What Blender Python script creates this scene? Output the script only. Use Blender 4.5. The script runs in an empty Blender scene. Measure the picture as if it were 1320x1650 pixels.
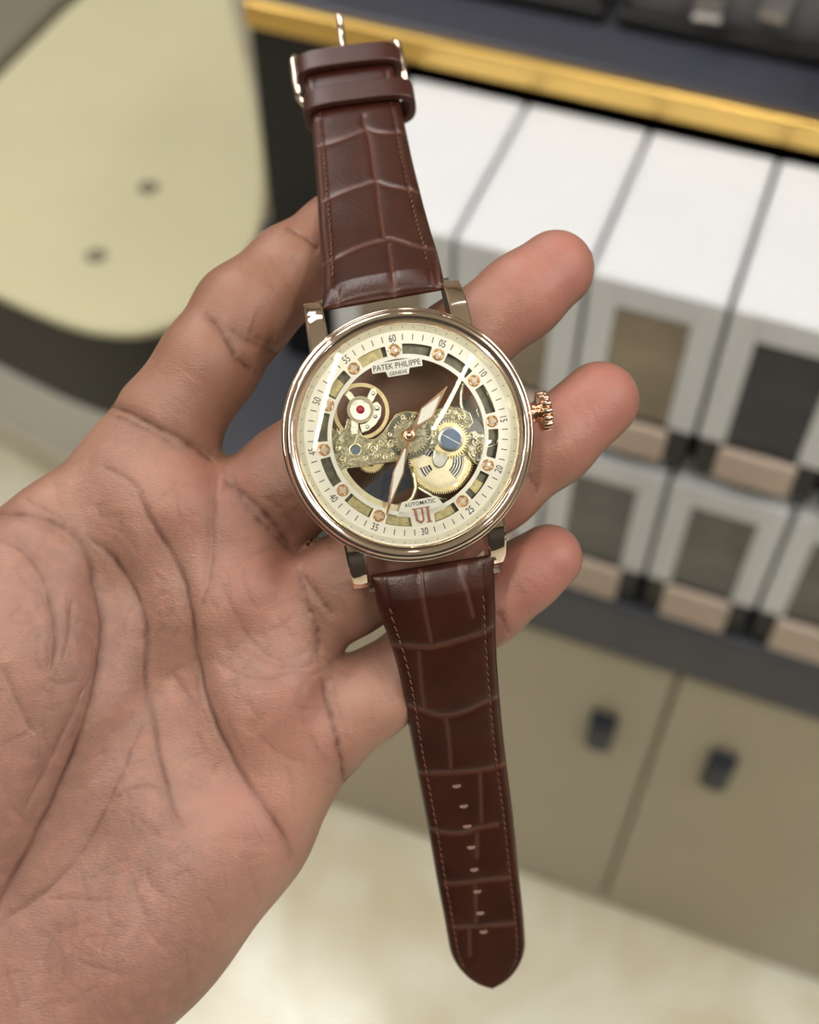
import bpy, bmesh, math, random
import numpy as np
from mathutils import Matrix, Vector

random.seed(7)
rng = np.random.default_rng(7)
scene = bpy.context.scene
col = scene.collection

# ------------------------------------------------------------------ camera
F = 2000.0                      # focal length in pixels of the 1320 x 1650 frame
CX, CY = 660.0, 825.0
CAM_H = 1.5
TILT = math.atan2(1525.0, F)    # angle between the view axis and straight down
FW = np.array([0, math.sin(TILT), -math.cos(TILT)])
DN = np.array([0, -math.cos(TILT), -math.sin(TILT)])
RT = np.array([1.0, 0, 0])
CAM = np.array([0, 0, CAM_H])

cam_data = bpy.data.cameras.new('camera')
cam = bpy.data.objects.new('camera', cam_data)
col.objects.link(cam)
cam.location = CAM
cam.rotation_euler = (TILT, 0, 0)
cam_data.sensor_fit = 'HORIZONTAL'
cam_data.sensor_width = 36.0
cam_data.lens = F / 1320.0 * 36.0
cam_data.clip_start = 0.01
cam_data.clip_end = 50
cam_data.dof.use_dof = True
cam_data.dof.focus_distance = 0.211
cam_data.dof.aperture_fstop = 17.0
scene.camera = cam

# ------------------------------------------------------------------ world, exposure
world = bpy.data.worlds.new('world')
scene.world = world
world.use_nodes = True
world.node_tree.nodes['Background'].inputs[0].default_value = (1.0, 0.97, 0.92, 1)
world.node_tree.nodes['Background'].inputs[1].default_value = 0.12
vs = scene.view_settings
vs.view_transform = 'Standard'
vs.look = 'None'
vs.exposure = 0.32
vs.gamma = 1.0
vs.use_curve_mapping = False
scene.cycles.sample_clamp_indirect = 80.0
scene.cycles.max_bounces = 8

CEIL_H = 2.75
FILL_E = 7.0

# ------------------------------------------------------------------ helpers
def lin(r, g, b):
    def c(v):
        v /= 255.0
        return v / 12.92 if v <= 0.04045 else ((v + 0.055) / 1.055) ** 2.4
    return (c(r), c(g), c(b), 1.0)

def mat(name, color, rough=0.5, metal=0.0, spec=0.5, noise=None, bump=None, emit=None, sss=None, coat=0.0):
    """procedural principled material; noise=(scale, amount), bump=(scale, strength, distance)"""
    m = bpy.data.materials.new(name)
    m.use_nodes = True
    nt = m.node_tree
    b = nt.nodes['Principled BSDF']
    b.inputs['Base Color'].default_value = color
    b.inputs['Roughness'].default_value = rough
    b.inputs['Metallic'].default_value = metal
    b.inputs['Specular IOR Level'].default_value = spec
    b.inputs['Coat Weight'].default_value = coat
    tc = nt.nodes.new('ShaderNodeTexCoord')
    if noise:
        n = nt.nodes.new('ShaderNodeTexNoise')
        n.inputs['Scale'].default_value = noise[0]
        n.inputs['Detail'].default_value = 4
        nt.links.new(tc.outputs['Object'], n.inputs['Vector'])
        mx = nt.nodes.new('ShaderNodeMix')
        mx.data_type = 'RGBA'
        a = noise[1]
        mx.inputs[6].default_value = tuple(max(0, c * (1 - a)) for c in color[:3]) + (1,)
        mx.inputs[7].default_value = tuple(min(1, c * (1 + a)) for c in color[:3]) + (1,)
        nt.links.new(n.outputs['Fac'], mx.inputs[0])
        nt.links.new(mx.outputs[2], b.inputs['Base Color'])
    if bump:
        n2 = nt.nodes.new('ShaderNodeTexNoise')
        n2.inputs['Scale'].default_value = bump[0]
        n2.inputs['Detail'].default_value = 3
        nt.links.new(tc.outputs['Object'], n2.inputs['Vector'])
        bp = nt.nodes.new('ShaderNodeBump')
        bp.inputs['Strength'].default_value = bump[1]
        bp.inputs['Distance'].default_value = bump[2]
        nt.links.new(n2.outputs['Fac'], bp.inputs['Height'])
        nt.links.new(bp.outputs['Normal'], b.inputs['Normal'])
    if emit:
        b.inputs['Emission Color'].default_value = emit[0]
        b.inputs['Emission Strength'].default_value = emit[1]
    return m

def thin_glass(name, tint=(1, 1, 1, 1), rough=0.0, ior=1.5, coat=(1, 1, 1, 1)):
    m = bpy.data.materials.new(name)
    m.use_nodes = True
    nt = m.node_tree
    nt.nodes.clear()
    out = nt.nodes.new('ShaderNodeOutputMaterial')
    tr = nt.nodes.new('ShaderNodeBsdfTransparent')
    tr.inputs[0].default_value = tint
    gl = nt.nodes.new('ShaderNodeBsdfGlossy')
    gl.inputs['Roughness'].default_value = rough
    gl.inputs['Color'].default_value = coat
    fr = nt.nodes.new('ShaderNodeFresnel')
    fr.inputs[0].default_value = ior
    mx = nt.nodes.new('ShaderNodeMixShader')
    nt.links.new(fr.outputs[0], mx.inputs[0])
    nt.links.new(tr.outputs[0], mx.inputs[1])
    nt.links.new(gl.outputs[0], mx.inputs[2])
    nt.links.new(mx.outputs[0], out.inputs[0])
    return m

def obj(name, verts, faces, m, parent=None, smooth=False, autosmooth=None):
    me = bpy.data.meshes.new(name)
    me.from_pydata([tuple(map(float, v)) for v in verts], [], [tuple(map(int, f)) for f in faces])
    me.materials.append(m)
    if smooth or autosmooth is not None:
        me.polygons.foreach_set('use_smooth', [True] * len(me.polygons))
    if autosmooth is not None:
        me.set_sharp_from_angle(angle=math.radians(autosmooth))
    me.validate()
    me.update()
    o = bpy.data.objects.new(name, me)
    col.objects.link(o)
    if parent:
        o.parent = parent
    return o

def share(name, src, parent=None, loc=(0, 0, 0), rot=(0, 0, 0)):
    o = bpy.data.objects.new(name, src.data)
    col.objects.link(o)
    if parent:
        o.parent = parent
    o.location = loc
    o.rotation_euler = rot
    return o

def empty(name, parent=None):
    o = bpy.data.objects.new(name, None)
    col.objects.link(o)
    o.empty_display_size = 0.01
    if parent:
        o.parent = parent
    return o

def tag(o, label=None, cat=None, group=None, kind=None):
    if label: o['label'] = label
    if cat: o['category'] = cat
    if group: o['group'] = group
    if kind: o['kind'] = kind
    return o

class MB:
    """collects shapes of one part"""
    def __init__(self): self.v, self.f = [], []
    def add(self, v, f):
        n = len(self.v)
        self.v.extend(v)
        self.f.extend([tuple(i + n for i in q) for q in f])
        return self
    def box(self, x0, x1, y0, y1, z0, z1):
        v = [(x, y, z) for z in (z0, z1) for y in (y0, y1) for x in (x0, x1)]
        return self.add(v, [(0, 2, 3, 1), (4, 5, 7, 6), (0, 1, 5, 4), (2, 6, 7, 3), (0, 4, 6, 2), (1, 3, 7, 5)])
    def prism(self, poly, z0, z1):
        n = len(poly)
        a = sum(poly[i][0] * poly[(i + 1) % n][1] - poly[(i + 1) % n][0] * poly[i][1] for i in range(n))
        if a < 0: poly = poly[::-1]
        v = [(p[0], p[1], z0) for p in poly] + [(p[0], p[1], z1) for p in poly]
        f = [tuple(range(n - 1, -1, -1)), tuple(range(n, 2 * n))]
        f += [(i, (i + 1) % n, n + (i + 1) % n, n + i) for i in range(n)]
        return self.add(v, f)
    def lathe(self, prof, n=96, closed=False, axis='z', c=(0, 0, 0)):
        v, f = [], []
        k = len(prof)
        for i in range(n):
            a = 2 * math.pi * i / n
            for r, z in prof:
                p = (r * math.cos(a), r * math.sin(a), z)
                if axis == 'x': p = (z, r * math.cos(a), r * math.sin(a))
                v.append((p[0] + c[0], p[1] + c[1], p[2] + c[2]))
        for i in range(n):
            j = (i + 1) % n
            for q in range(k if closed else k - 1):
                q2 = (q + 1) % k
                f.append((i * k + q, j * k + q, j * k + q2, i * k + q2))
        return self.add(v, f)
    def tube(self, pts, r, n=6, cap=True):
        pts = [np.array(p, float) for p in pts]
        v, f = [], []
        m_ = len(pts)
        up = np.array([0.13, 0.21, 0.97])
        for i, p in enumerate(pts):
            t = pts[min(i + 1, m_ - 1)] - pts[max(i - 1, 0)]
            t = t / (np.linalg.norm(t) + 1e-12)
            a = np.cross(t, up); a /= np.linalg.norm(a) + 1e-12
            b = np.cross(t, a)
            rr = r[i] if hasattr(r, '__len__') else r
            for k in range(n):
                w = 2 * math.pi * k / n
                v.append(tuple(p + rr * (a * math.cos(w) + b * math.sin(w))))
        for i in range(m_ - 1):
            for k in range(n):
                k2 = (k + 1) % n
                f.append((i * n + k, i * n + k2, (i + 1) * n + k2, (i + 1) * n + k))
        if cap:
            f.append(tuple(range(n))); f.append(tuple(range((m_ - 1) * n, m_ * n))[::-1])
        return self.add(v, f)
    def sector(self, r0, r1, a0, a1, z0, z1, n=None):
        """ring sector solid, angles clockwise from +y in degrees"""
        n = n or max(2, int(abs(a1 - a0) / 3))
        v, f = [], []
        for i in range(n + 1):
            a = math.radians(a0 + (a1 - a0) * i / n)
            s, c = math.sin(a), math.cos(a)
            v += [(r0 * s, r0 * c, z0), (r1 * s, r1 * c, z0), (r1 * s, r1 * c, z1), (r0 * s, r0 * c, z1)]
        for i in range(n):
            p, q = 4 * i, 4 * i + 4
            for k in range(4):
                k2 = (k + 1) % 4
                f.append((p + k, p + k2, q + k2, q + k))
        f.append((0, 3, 2, 1)); f.append((4 * n, 4 * n + 1, 4 * n + 2, 4 * n + 3))
        return self.add(v, f)
    def gear(self, r, teeth, depth, rin, z0, z1, c=(0, 0)):
        v, f = [], []
        n = teeth * 4
        for i in range(n):
            a = 2 * math.pi * i / n
            ro = r if (i % 4) in (0, 1) else r - depth
            s, k = math.sin(a), math.cos(a)
            v += [(c[0] + rin * k, c[1] + rin * s, z0), (c[0] + ro * k, c[1] + ro * s, z0),
                  (c[0] + ro * k, c[1] + ro * s, z1), (c[0] + rin * k, c[1] + rin * s, z1)]
        for i in range(n):
            p, q = 4 * i, 4 * ((i + 1) % n)
            for k in range(4):
                k2 = (k + 1) % 4
                f.append((p + k, p + k2, q + k2, q + k))
        return self.add(v, f)
    def build(self, name, m, parent=None, scale=1.0, **kw):
        v = [(p[0] * scale, p[1] * scale, p[2] * scale) for p in self.v]
        o = obj(name, v, self.f, m, parent, **kw)
        bm = bmesh.new(); bm.from_mesh(o.data)
        bmesh.ops.recalc_face_normals(bm, faces=bm.faces)
        bm.to_mesh(o.data); bm.free()
        return o

def bevel(o, w, seg=2):
    b = o.modifiers.new('bevel', 'BEVEL')
    b.width = w; b.segments = seg; b.limit_method = 'ANGLE'
    return o

def text_mesh(body, size, mm=0.001, extrude=0.04, bold=0.0, squeeze=1.0):
    cu = bpy.data.curves.new('lettering', 'FONT')
    cu.body = body
    cu.align_x = 'CENTER'; cu.align_y = 'CENTER'
    cu.size = size; cu.extrude = extrude; cu.offset = bold
    cu.resolution_u = 3
    t = bpy.data.objects.new('lettering', cu)
    col.objects.link(t)
    bpy.context.view_layer.update()
    me = bpy.data.meshes.new_from_object(t.evaluated_get(bpy.context.evaluated_depsgraph_get()))
    bpy.data.objects.remove(t); bpy.data.curves.remove(cu)
    n = len(me.vertices)
    co = np.empty(n * 3); me.vertices.foreach_get('co', co)
    co = co.reshape(-1, 3)
    co[:, 0] -= (co[:, 0].max() + co[:, 0].min()) / 2
    co[:, 1] -= (co[:, 1].max() + co[:, 1].min()) / 2
    co *= mm
    co[:, 0] *= squeeze
    me.vertices.foreach_set('co', co.ravel()); me.update()
    return me

def mesh_obj(name, me, m, parent=None):
    me.materials.clear(); me.materials.append(m)
    o = bpy.data.objects.new(name, me)
    col.objects.link(o)
    if parent: o.parent = parent
    return o

# a point of the place at frame position (px, py) and distance z (mm) along the view axis
def cpt(px, py, z):
    return np.array([(px - CX) / F * z, (py - CY) / F * z, z])
def c2w(c):
    c = np.asarray(c, float) * 0.001
    return CAM + np.multiply.outer(c[..., 0], RT) + np.multiply.outer(c[..., 1], DN) + np.multiply.outer(c[..., 2], FW)

# ------------------------------------------------------------------ materials
M = {}
M['skin'] = None
M['white_card'] = mat('white card', lin(214, 216, 220), 0.45, noise=(30, 0.02))
M['black_card'] = mat('black card', lin(34, 34, 36), 0.5, noise=(40, 0.1))
M['film'] = mat('film with painted reflections', lin(146, 132, 112), 0.12, spec=0.6, noise=(28, 0.5))  # cloudy reflections are painted into the film colours as noise
M['film_dark'] = mat('dark film with painted reflections', lin(40, 42, 52), 0.12, spec=0.6, noise=(28, 0.6))
M['film_grey'] = mat('grey film with painted reflections', lin(98, 97, 94), 0.15, spec=0.6, noise=(30, 0.55))
M['cushion'] = mat('beige card', lin(196, 178, 164), 0.7, noise=(60, 0.06))
M['charcoal'] = mat('charcoal laminate', lin(58, 60, 70), 0.4, noise=(20, 0.08))
M['navy'] = mat('navy laminate', lin(44, 48, 60), 0.45, noise=(20, 0.08))
M['black'] = mat('black laminate', lin(24, 23, 23), 0.45, noise=(20, 0.1))
M['velvet'] = mat('grey velvet', lin(64, 63, 64), 0.9, noise=(300, 0.12), bump=(900, 0.2, 0.001))
M['gold_trim'] = mat('brushed gold trim', (0.83, 0.55, 0.17, 1), 0.32, 1.0, noise=(12, 0.08))
M['door'] = mat('beige laminate door', lin(176, 166, 144), 0.35, noise=(6, 0.09))
M['handle'] = mat('blackened handle', lin(30, 34, 48), 0.4, 0.2)
M['steel'] = mat('polished steel', (0.72, 0.72, 0.74, 1), 0.2, 1.0)
M['cream_vinyl'] = mat('cream vinyl', lin(226, 221, 184), 0.5, noise=(9, 0.04), bump=(30, 0.1, 0.002))
M['dark_vinyl'] = mat('dark grey vinyl', lin(52, 50, 48), 0.5, noise=(12, 0.12))
M['white_lacquer'] = mat('white lacquer', lin(214, 212, 206), 0.35, noise=(9, 0.03))
M['grey_metal'] = mat('grey anodised metal', lin(160, 155, 140), 0.35, 0.3)
M['wall'] = mat('taupe painted wall', lin(150, 138, 122), 0.7, noise=(4, 0.05))
M['ceiling'] = mat('white ceiling', lin(225, 222, 214), 0.9, noise=(5, 0.02))

def floor_material():
    m = mat('cream marble tile', lin(218, 206, 168), 0.14)
    nt = m.node_tree; b = nt.nodes['Principled BSDF']
    tc = nt.nodes.new('ShaderNodeTexCoord')
    n = nt.nodes.new('ShaderNodeTexNoise'); n.inputs['Scale'].default_value = 6; n.inputs['Detail'].default_value = 6
    n.inputs['Distortion'].default_value = 1.2
    nt.links.new(tc.outputs['Object'], n.inputs['Vector'])
    r = nt.nodes.new('ShaderNodeValToRGB')
    r.color_ramp.elements[0].position = 0.3; r.color_ramp.elements[0].color = lin(202, 193, 164)
    r.color_ramp.elements[1].position = 0.65; r.color_ramp.elements[1].color = lin(224, 220, 204)
    nt.links.new(n.outputs['Fac'], r.inputs[0])
    nt.links.new(r.outputs[0], b.inputs['Base Color'])
    return m
M['floor'] = floor_material()

ROSE = (0.90, 0.60, 0.44, 1)
M['case_gold'] = mat('polished rose gold', (0.95, 0.79, 0.68, 1), 0.07, 1.0)
M['rose'] = mat('rose gold', ROSE, 0.14, 1.0)
M['champagne'] = mat('engraved champagne metal', (0.64, 0.60, 0.48, 1), 0.32, 1.0, noise=(1400, 0.6), bump=(2600, 0.9, 0.0006))
M['champ_line'] = mat('bright champagne edge', (0.93, 0.88, 0.68, 1), 0.2, 1.0)
M['gold'] = mat('yellow gilt brass', (0.92, 0.78, 0.46, 1), 0.25, 1.0, noise=(900, 0.1))
M['gold_pale'] = mat('pale gilt brass', (0.88, 0.80, 0.58, 1), 0.3, 1.0, noise=(1200, 0.15))
M['gunmetal'] = mat('dark movement plate', (0.15, 0.145, 0.11, 1), 0.4, 0.7, noise=(900, 0.7))
M['silver'] = mat('brushed movement steel', (0.70, 0.70, 0.68, 1), 0.25, 1.0)
M['blue_screw'] = mat('blued steel', (0.15, 0.21, 0.31, 1), 0.3, 0.6)
M['ruby'] = mat('ruby jewel', (0.5, 0.02, 0.06, 1), 0.1, 0.0, coat=1.0)
M['dial'] = mat('cream dial', lin(250, 249, 245), 0.45)
M['dial_white'] = mat('white dial ring', lin(246, 246, 244), 0.4)
M['ink'] = mat('dark grey print', lin(58, 54, 50), 0.6)
M['lume'] = mat('white lume', lin(252, 250, 248), 0.5)
M['gem'] = mat('cut stone', (0.85, 0.74, 0.66, 1), 0.06, 0.25, coat=0.5)
M['champ_mid'] = mat('pale champagne metal', (0.82, 0.78, 0.64, 1), 0.28, 1.0, noise=(1500, 0.3), bump=(3000, 0.4, 0.0004))
M['olive'] = mat('olive gilt plate', (0.50, 0.44, 0.24, 1), 0.35, 0.9, noise=(1200, 0.6))
M['crystal'] = thin_glass('watch crystal', ior=1.5, coat=(1.0, 0.96, 0.55, 1))
M['back_glass'] = thin_glass('case back glass', (0.92, 0.92, 0.9, 1))
M['thread'] = mat('tan thread', lin(112, 74, 56), 0.8)
M['hole'] = mat('punched raw leather', lin(150, 118, 106), 0.7)

def leather_material():
    m = mat('brown embossed leather', lin(64, 28, 20), 0.34, spec=0.5)
    nt = m.node_tree; b = nt.nodes['Principled BSDF']
    at = nt.nodes.new('ShaderNodeAttribute'); at.attribute_name = 'crease'
    tc = nt.nodes.new('ShaderNodeTexCoord')
    n = nt.nodes.new('ShaderNodeTexNoise'); n.inputs['Scale'].default_value = 160; n.inputs['Detail'].default_value = 4
    nt.links.new(tc.outputs['Object'], n.inputs['Vector'])
    r = nt.nodes.new('ShaderNodeValToRGB')
    r.color_ramp.elements[0].position = 0.3; r.color_ramp.elements[0].color = lin(50, 20, 13)
    r.color_ramp.elements[1].position = 0.75; r.color_ramp.elements[1].color = lin(64, 29, 20)
    nt.links.new(n.outputs['Fac'], r.inputs[0])
    mx = nt.nodes.new('ShaderNodeMix'); mx.data_type = 'RGBA'
    nt.links.new(at.outputs['Fac'], mx.inputs[0])
    nt.links.new(r.outputs[0], mx.inputs[6])
    mx.inputs[7].default_value = lin(96, 60, 49)
    nt.links.new(mx.outputs[2], b.inputs['Base Color'])
    n2 = nt.nodes.new('ShaderNodeTexNoise'); n2.inputs['Scale'].default_value = 1800; n2.inputs['Detail'].default_value = 3
    nt.links.new(tc.outputs['Object'], n2.inputs['Vector'])
    bp = nt.nodes.new('ShaderNodeBump'); bp.inputs['Strength'].default_value = 0.15; bp.inputs['Distance'].default_value = 0.0004
    nt.links.new(n2.outputs['Fac'], bp.inputs['Height'])
    nt.links.new(bp.outputs['Normal'], b.inputs['Normal'])
    return m
M['leather'] = leather_material()
M['leather_plain'] = mat('brown smooth leather', lin(62, 30, 24), 0.36, noise=(300, 0.15), bump=(1500, 0.15, 0.0004))

def skin_material():
    m = mat('skin', lin(196, 140, 116), 0.5)
    nt = m.node_tree; b = nt.nodes['Principled BSDF']
    tc = nt.nodes.new('ShaderNodeTexCoord')
    def attr(n):
        a = nt.nodes.new('ShaderNodeAttribute'); a.attribute_name = n; return a.outputs['Fac']
    def mix(fac, a, c):
        x = nt.nodes.new('ShaderNodeMix'); x.data_type = 'RGBA'
        if isinstance(fac, float): x.inputs[0].default_value = fac
        else: nt.links.new(fac, x.inputs[0])
        if isinstance(a, tuple): x.inputs[6].default_value = a
        else: nt.links.new(a, x.inputs[6])
        if isinstance(c, tuple): x.inputs[7].default_value = c
        else: nt.links.new(c, x.inputs[7])
        return x.outputs[2]
    def noise(scale, detail=4, dist=0.0):
        n = nt.nodes.new('ShaderNodeTexNoise'); n.inputs['Scale'].default_value = scale
        n.inputs['Detail'].default_value = detail; n.inputs['Distortion'].default_value = dist
        nt.links.new(tc.outputs['Object'], n.inputs['Vector']); return n.outputs['Fac']
    def ramp(x, p0, p1):
        r = nt.nodes.new('ShaderNodeMapRange'); r.inputs[1].default_value = p0; r.inputs[2].default_value = p1
        nt.links.new(x, r.inputs[0]); return r.outputs[0]
    base = mix(ramp(noise(60), 0.35, 0.68), lin(150, 111, 94), lin(170, 130, 112))
    base = mix(ramp(noise(22, 3), 0.45, 0.72), base, lin(140, 104, 94))
    base = mix(ramp(noise(420, 3), 0.45, 0.9), base, lin(170, 124, 108))
    base = mix(attr('brown'), base, lin(116, 70, 46))
    base = mix(attr('pink'), base, lin(166, 108, 97))
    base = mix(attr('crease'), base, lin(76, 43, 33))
    nt.links.new(base, b.inputs['Base Color'])
    b.inputs['Roughness'].default_value = 0.46
    b.inputs['Specular IOR Level'].default_value = 0.42
    b.inputs['Subsurface Weight'].default_value = 0.25
    b.inputs['Subsurface Radius'].default_value = (1.0, 0.35, 0.2)
    b.inputs['Subsurface Scale'].default_value = 0.0016
    w = nt.nodes.new('ShaderNodeTexVoronoi'); w.inputs['Scale'].default_value = 1500
    w.feature = 'DISTANCE_TO_EDGE'
    mp = nt.nodes.new('ShaderNodeMapping'); mp.inputs['Rotation'].default_value = (0.4, 0.3, 0.75)
    mp.inputs['Scale'].default_value = (0.45, 1.2, 1.0)
    nt.links.new(tc.outputs['Object'], mp.inputs['Vector'])
    nt.links.new(mp.outputs[0], w.inputs['Vector'])
    bp = nt.nodes.new('ShaderNodeBump'); bp.inputs['Strength'].default_value = 0.35; bp.inputs['Distance'].default_value = 0.00025
    nt.links.new(w.outputs['Distance'], bp.inputs['Height'])
    bp2 = nt.nodes.new('ShaderNodeBump'); bp2.inputs['Strength'].default_value = 0.3; bp2.inputs['Distance'].default_value = 0.0006
    nt.links.new(noise(260, 4, 0.6), bp2.inputs['Height'])
    nt.links.new(bp.outputs['Normal'], bp2.inputs['Normal'])
    nt.links.new(bp2.outputs['Normal'], b.inputs['Normal'])
    return m
M['skin'] = skin_material()

# ------------------------------------------------------------------ room
YAW = math.radians(21)
U = np.array([math.cos(YAW), -math.sin(YAW), 0])       # along the cabinet, to the right
N = -np.array([math.sin(YAW), math.cos(YAW), 0])       # out of the cabinet, towards the viewer
P0 = np.array([0.2136, 0.5490, 0.0])                   # foot of the cabinet front
WM = Matrix(((U[0], -N[0], 0, P0[0]), (U[1], -N[1], 0, P0[1]), (0, 0, 1, 0), (0, 0, 0, 1)))
# local frame: x along the cabinet, y INTO the cabinet (= -m), z up

def place(o, x=0, y=0, z=0, rz=0):
    o.matrix_world = WM @ Matrix.Translation((x, y, z)) @ Matrix.Rotation(rz, 4, 'Z')
    return o

RX0, RX1, RY0, RY1 = -2.4, 3.2, -2.2, 1.75
def struct(name, m, label, *boxes):
    b = MB()
    for q in boxes: b.box(*q)
    return place(tag(b.build(name, m), label, kind='structure'))
struct('floor', M['floor'], 'glossy cream marble floor', (RX0, RX1, RY0, RY1, -0.05, 0))
struct('ceiling', M['ceiling'], 'white ceiling', (RX0, RX1, RY0, RY1, CEIL_H, CEIL_H + 0.05))
struct('wall_back', M['wall'], 'painted wall behind the display cabinet', (RX0 - 0.05, RX1 + 0.05, RY1, RY1 + 0.05, -0.05, CEIL_H + 0.05))
struct('wall_front', M['dark_vinyl'], 'dark wall facing the display cabinet', (RX0 - 0.05, RX1 + 0.05, RY0 - 0.05, RY0, -0.05, CEIL_H + 0.05))  # unseen wall, coloured dark to give dark reflections on bezel and lugs
struct('wall_left', M['wall'], 'painted left wall', (RX0 - 0.05, RX0, RY0, RY1, -0.05, CEIL_H + 0.05))
struct('wall_right', M['wall'], 'painted right wall', (RX1, RX1 + 0.05, RY0, RY1, -0.05, CEIL_H + 0.05))

M['lamp'] = mat('lit fill diffuser', (1, 1, 1, 1), 0.5, emit=((1.0, 0.985, 0.965, 1), FILL_E))
M['strip'] = mat('lit warm strip', (1, 1, 1, 1), 0.5, emit=((1.0, 0.96, 0.84, 1), 82.0))
M['spot'] = mat('lit downlight lens', (1, 1, 1, 1), 0.5, emit=((1.0, 0.97, 0.92, 1), 90.0))
def fill_panel(x, y, w, d, label):  # added fill lights, kept outside what the crystal reflects
    e = place(tag(empty('fill_light'), label, 'fill light', 'added ceiling fill panels'), x, y, CEIL_H)
    fr = MB()
    t = 0.02
    fr.box(-w/2 - t, w/2 + t, -d/2 - t, -d/2, -0.03, 0).box(-w/2 - t, w/2 + t, d/2, d/2 + t, -0.03, 0)
    fr.box(-w/2 - t, -w/2, -d/2, d/2, -0.03, 0).box(w/2, w/2 + t, -d/2, d/2, -0.03, 0)
    fr.build('frame', M['white_lacquer'], e)
    MB().box(-w/2, w/2, -d/2, d/2, -0.015, -0.005).build('diffuser', M['lamp'], e)
for i, (x, y) in enumerate([(-0.75, 0.2), (1.95, -0.25), (-1.45, 0.7), (1.2, -0.02), (-1.45, -0.5), (2.7, -0.55), (2.75, 0.25)]):
    fill_panel(x, y, 0.6, 0.6, 'added ceiling fill panel, ' + ('between the bench and the cabinet', 'off the right end of the cabinet', 'over the bench', 'over the right end of the cabinet', 'beside the left wall', 'rear one by the right wall', 'front one by the right wall')[i])
def downlight(x, y, r, label):
    e = place(tag(empty('downlight'), label, 'downlight', 'round ceiling downlights'), x, y, CEIL_H)
    MB().lathe([(r, -0.004), (r * 1.1, -0.010), (r * 1.4, -0.008), (r * 1.45, 0.0), (r, 0.0)], 32, True).build('trim_ring', M['steel'], e, smooth=True)
    MB().lathe([(0.0, -0.006), (r, -0.006), (r, -0.002), (0, -0.002)], 32).build('lens', M['spot'], e)
for i, (x, y) in enumerate([(1.945, -1.125), (2.132, -2.12), (0.05, -0.1), (1.0, -0.1), (-0.75, -0.1), (1.6, -0.35), (-1.3, -1.1), (-0.8, -1.1), (-0.8, -1.7), (-1.6, 0.1)]):  # the first pair follows crystal reflections; the others are added for sparkle
    downlight(x, y, 0.035, 'round ceiling downlight, %s counted from the strip lights' % ('first', 'second', 'third', 'fourth', 'fifth', 'sixth', 'seventh', 'eighth', 'added, ninth', 'added, tenth')[i])
def strip_light(x, y, L, rz, label):
    e = place(tag(empty('strip_light'), label, 'strip light', 'warm strip lights'), x, y, CEIL_H, rz)
    MB().box(-0.026, 0.026, -L/2 - 0.01, L/2 + 0.01, -0.02, 0).build('housing', M['white_lacquer'], e)
    MB().box(-0.017, 0.017, -L/2, L/2, -0.026, -0.02).build('diffuser', M['strip'], e)
strip_light(-0.2, -1.45, 1.18, 0.0, 'long warm strip light nearer the left wall')
strip_light(0.917, -0.81, 0.90, 0.114, 'long warm strip light nearer the right wall')

# ------------------------------------------------------------------ display cabinet
cab = place(tag(empty('display_cabinet'), 'charcoal display cabinet with gold edge, beige doors and boxes on its shelves', 'cabinet'))
X0, X1 = -0.42, 1.2
MB().box(X0 - 0.1, X1, 0.02, 0.60, 0.0, 0.562).build('base_body', M['door'], cab)
bevel(MB().box(X0 - 0.1, X1, -0.005, 0.60, 0.562, 0.637).build('shelf', M['charcoal'], cab), 0.004)
MB().box(X0, X1, 0.30, 0.60, 0.637, 0.985).build('back_panel', M['black'], cab)
MB().box(X0, -0.295, 0.165, 0.30, 0.637, 0.985).build('end_panel', M['black'], cab)
MB().box(-0.29, X1, 0.02, 0.30, 0.812, 0.818).build('upper_shelf', M['black'], cab)
bevel(MB().box(X0, X1, 0.165, 0.62, 0.985, 1.008).build('counter_top', M['charcoal'], cab), 0.003)
bevel(MB().box(X0, X1, 0.155, 0.165, 0.986, 1.007).build('gold_trim', M['gold_trim'], cab), 0.003, 3)
dw = 0.38
for k in range(-2, 4):
    xa = 0.022 + (k - 0) * dw
    a, b_ = max(xa + 0.002, X0 - 0.1), min(xa + dw - 0.002, X1)
    if b_ - a < 0.05: continue
    d = bevel(MB().box(a, b_, 0.0, 0.02, 0.012, 0.556).build('door', M['door'], cab), 0.002)
    hx = (xa + dw - 0.052) if k % 2 else (xa + 0.062)
    if hx < X1 and hx > X0:
        h = MB()
        h.box(hx - 0.013, hx + 0.013, -0.010, 0.0, 0.395, 0.455)
        h.box(hx - 0.009, hx + 0.009, -0.016, -0.010, 0.402, 0.448)
        bevel(h.build('handle', M['handle'], d), 0.003)

# ------------------------------------------------------------------ watch boxes
ORD = ('first', 'second', 'third', 'fourth', 'fifth', 'sixth', 'seventh', 'eighth')
def watch_box(x, w, y0, depth, z0, zb, z1, film, label, group):
    """white windowed sleeve z0..z1 over a black base zb..z0, front at y0"""
    e = place(tag(empty('watch_box'), label, 'box', group), x, y0, zb)
    h0, h1 = z0 - zb, z1 - zb
    t = 0.0185
    s = MB()
    s.box(0, t, 0, 0.004, h0, h1).box(w - t, w, 0, 0.004, h0, h1).box(t, w - t, 0, 0.004, h1 - 0.022, h1)
    s.box(0, 0.003, 0.004, depth, h0, h1).box(w - 0.003, w, 0.004, depth, h0, h1)
    s.box(0.003, w - 0.003, 0.004, depth, h1 - 0.003, h1).box(0.003, w - 0.003, depth - 0.003, depth, h0, h1 - 0.003)
    bevel(s.build('sleeve', M['white_card'], e), 0.0012)
    MB().box(0.002, w - 0.002, 0.003, depth - 0.002, 0, h0).build('base', M['black_card'], e)
    MB().box(t, w - t, 0.0035, 0.006, h0, h1 - 0.022).build('window_film', film, e)
    bevel(MB().box(t - 0.002, w - t + 0.002, -0.003, 0.003, 0.004, h0 - 0.004).build('card_strip', M['cushion'], e), 0.001)
    return e
P = 0.0895
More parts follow.
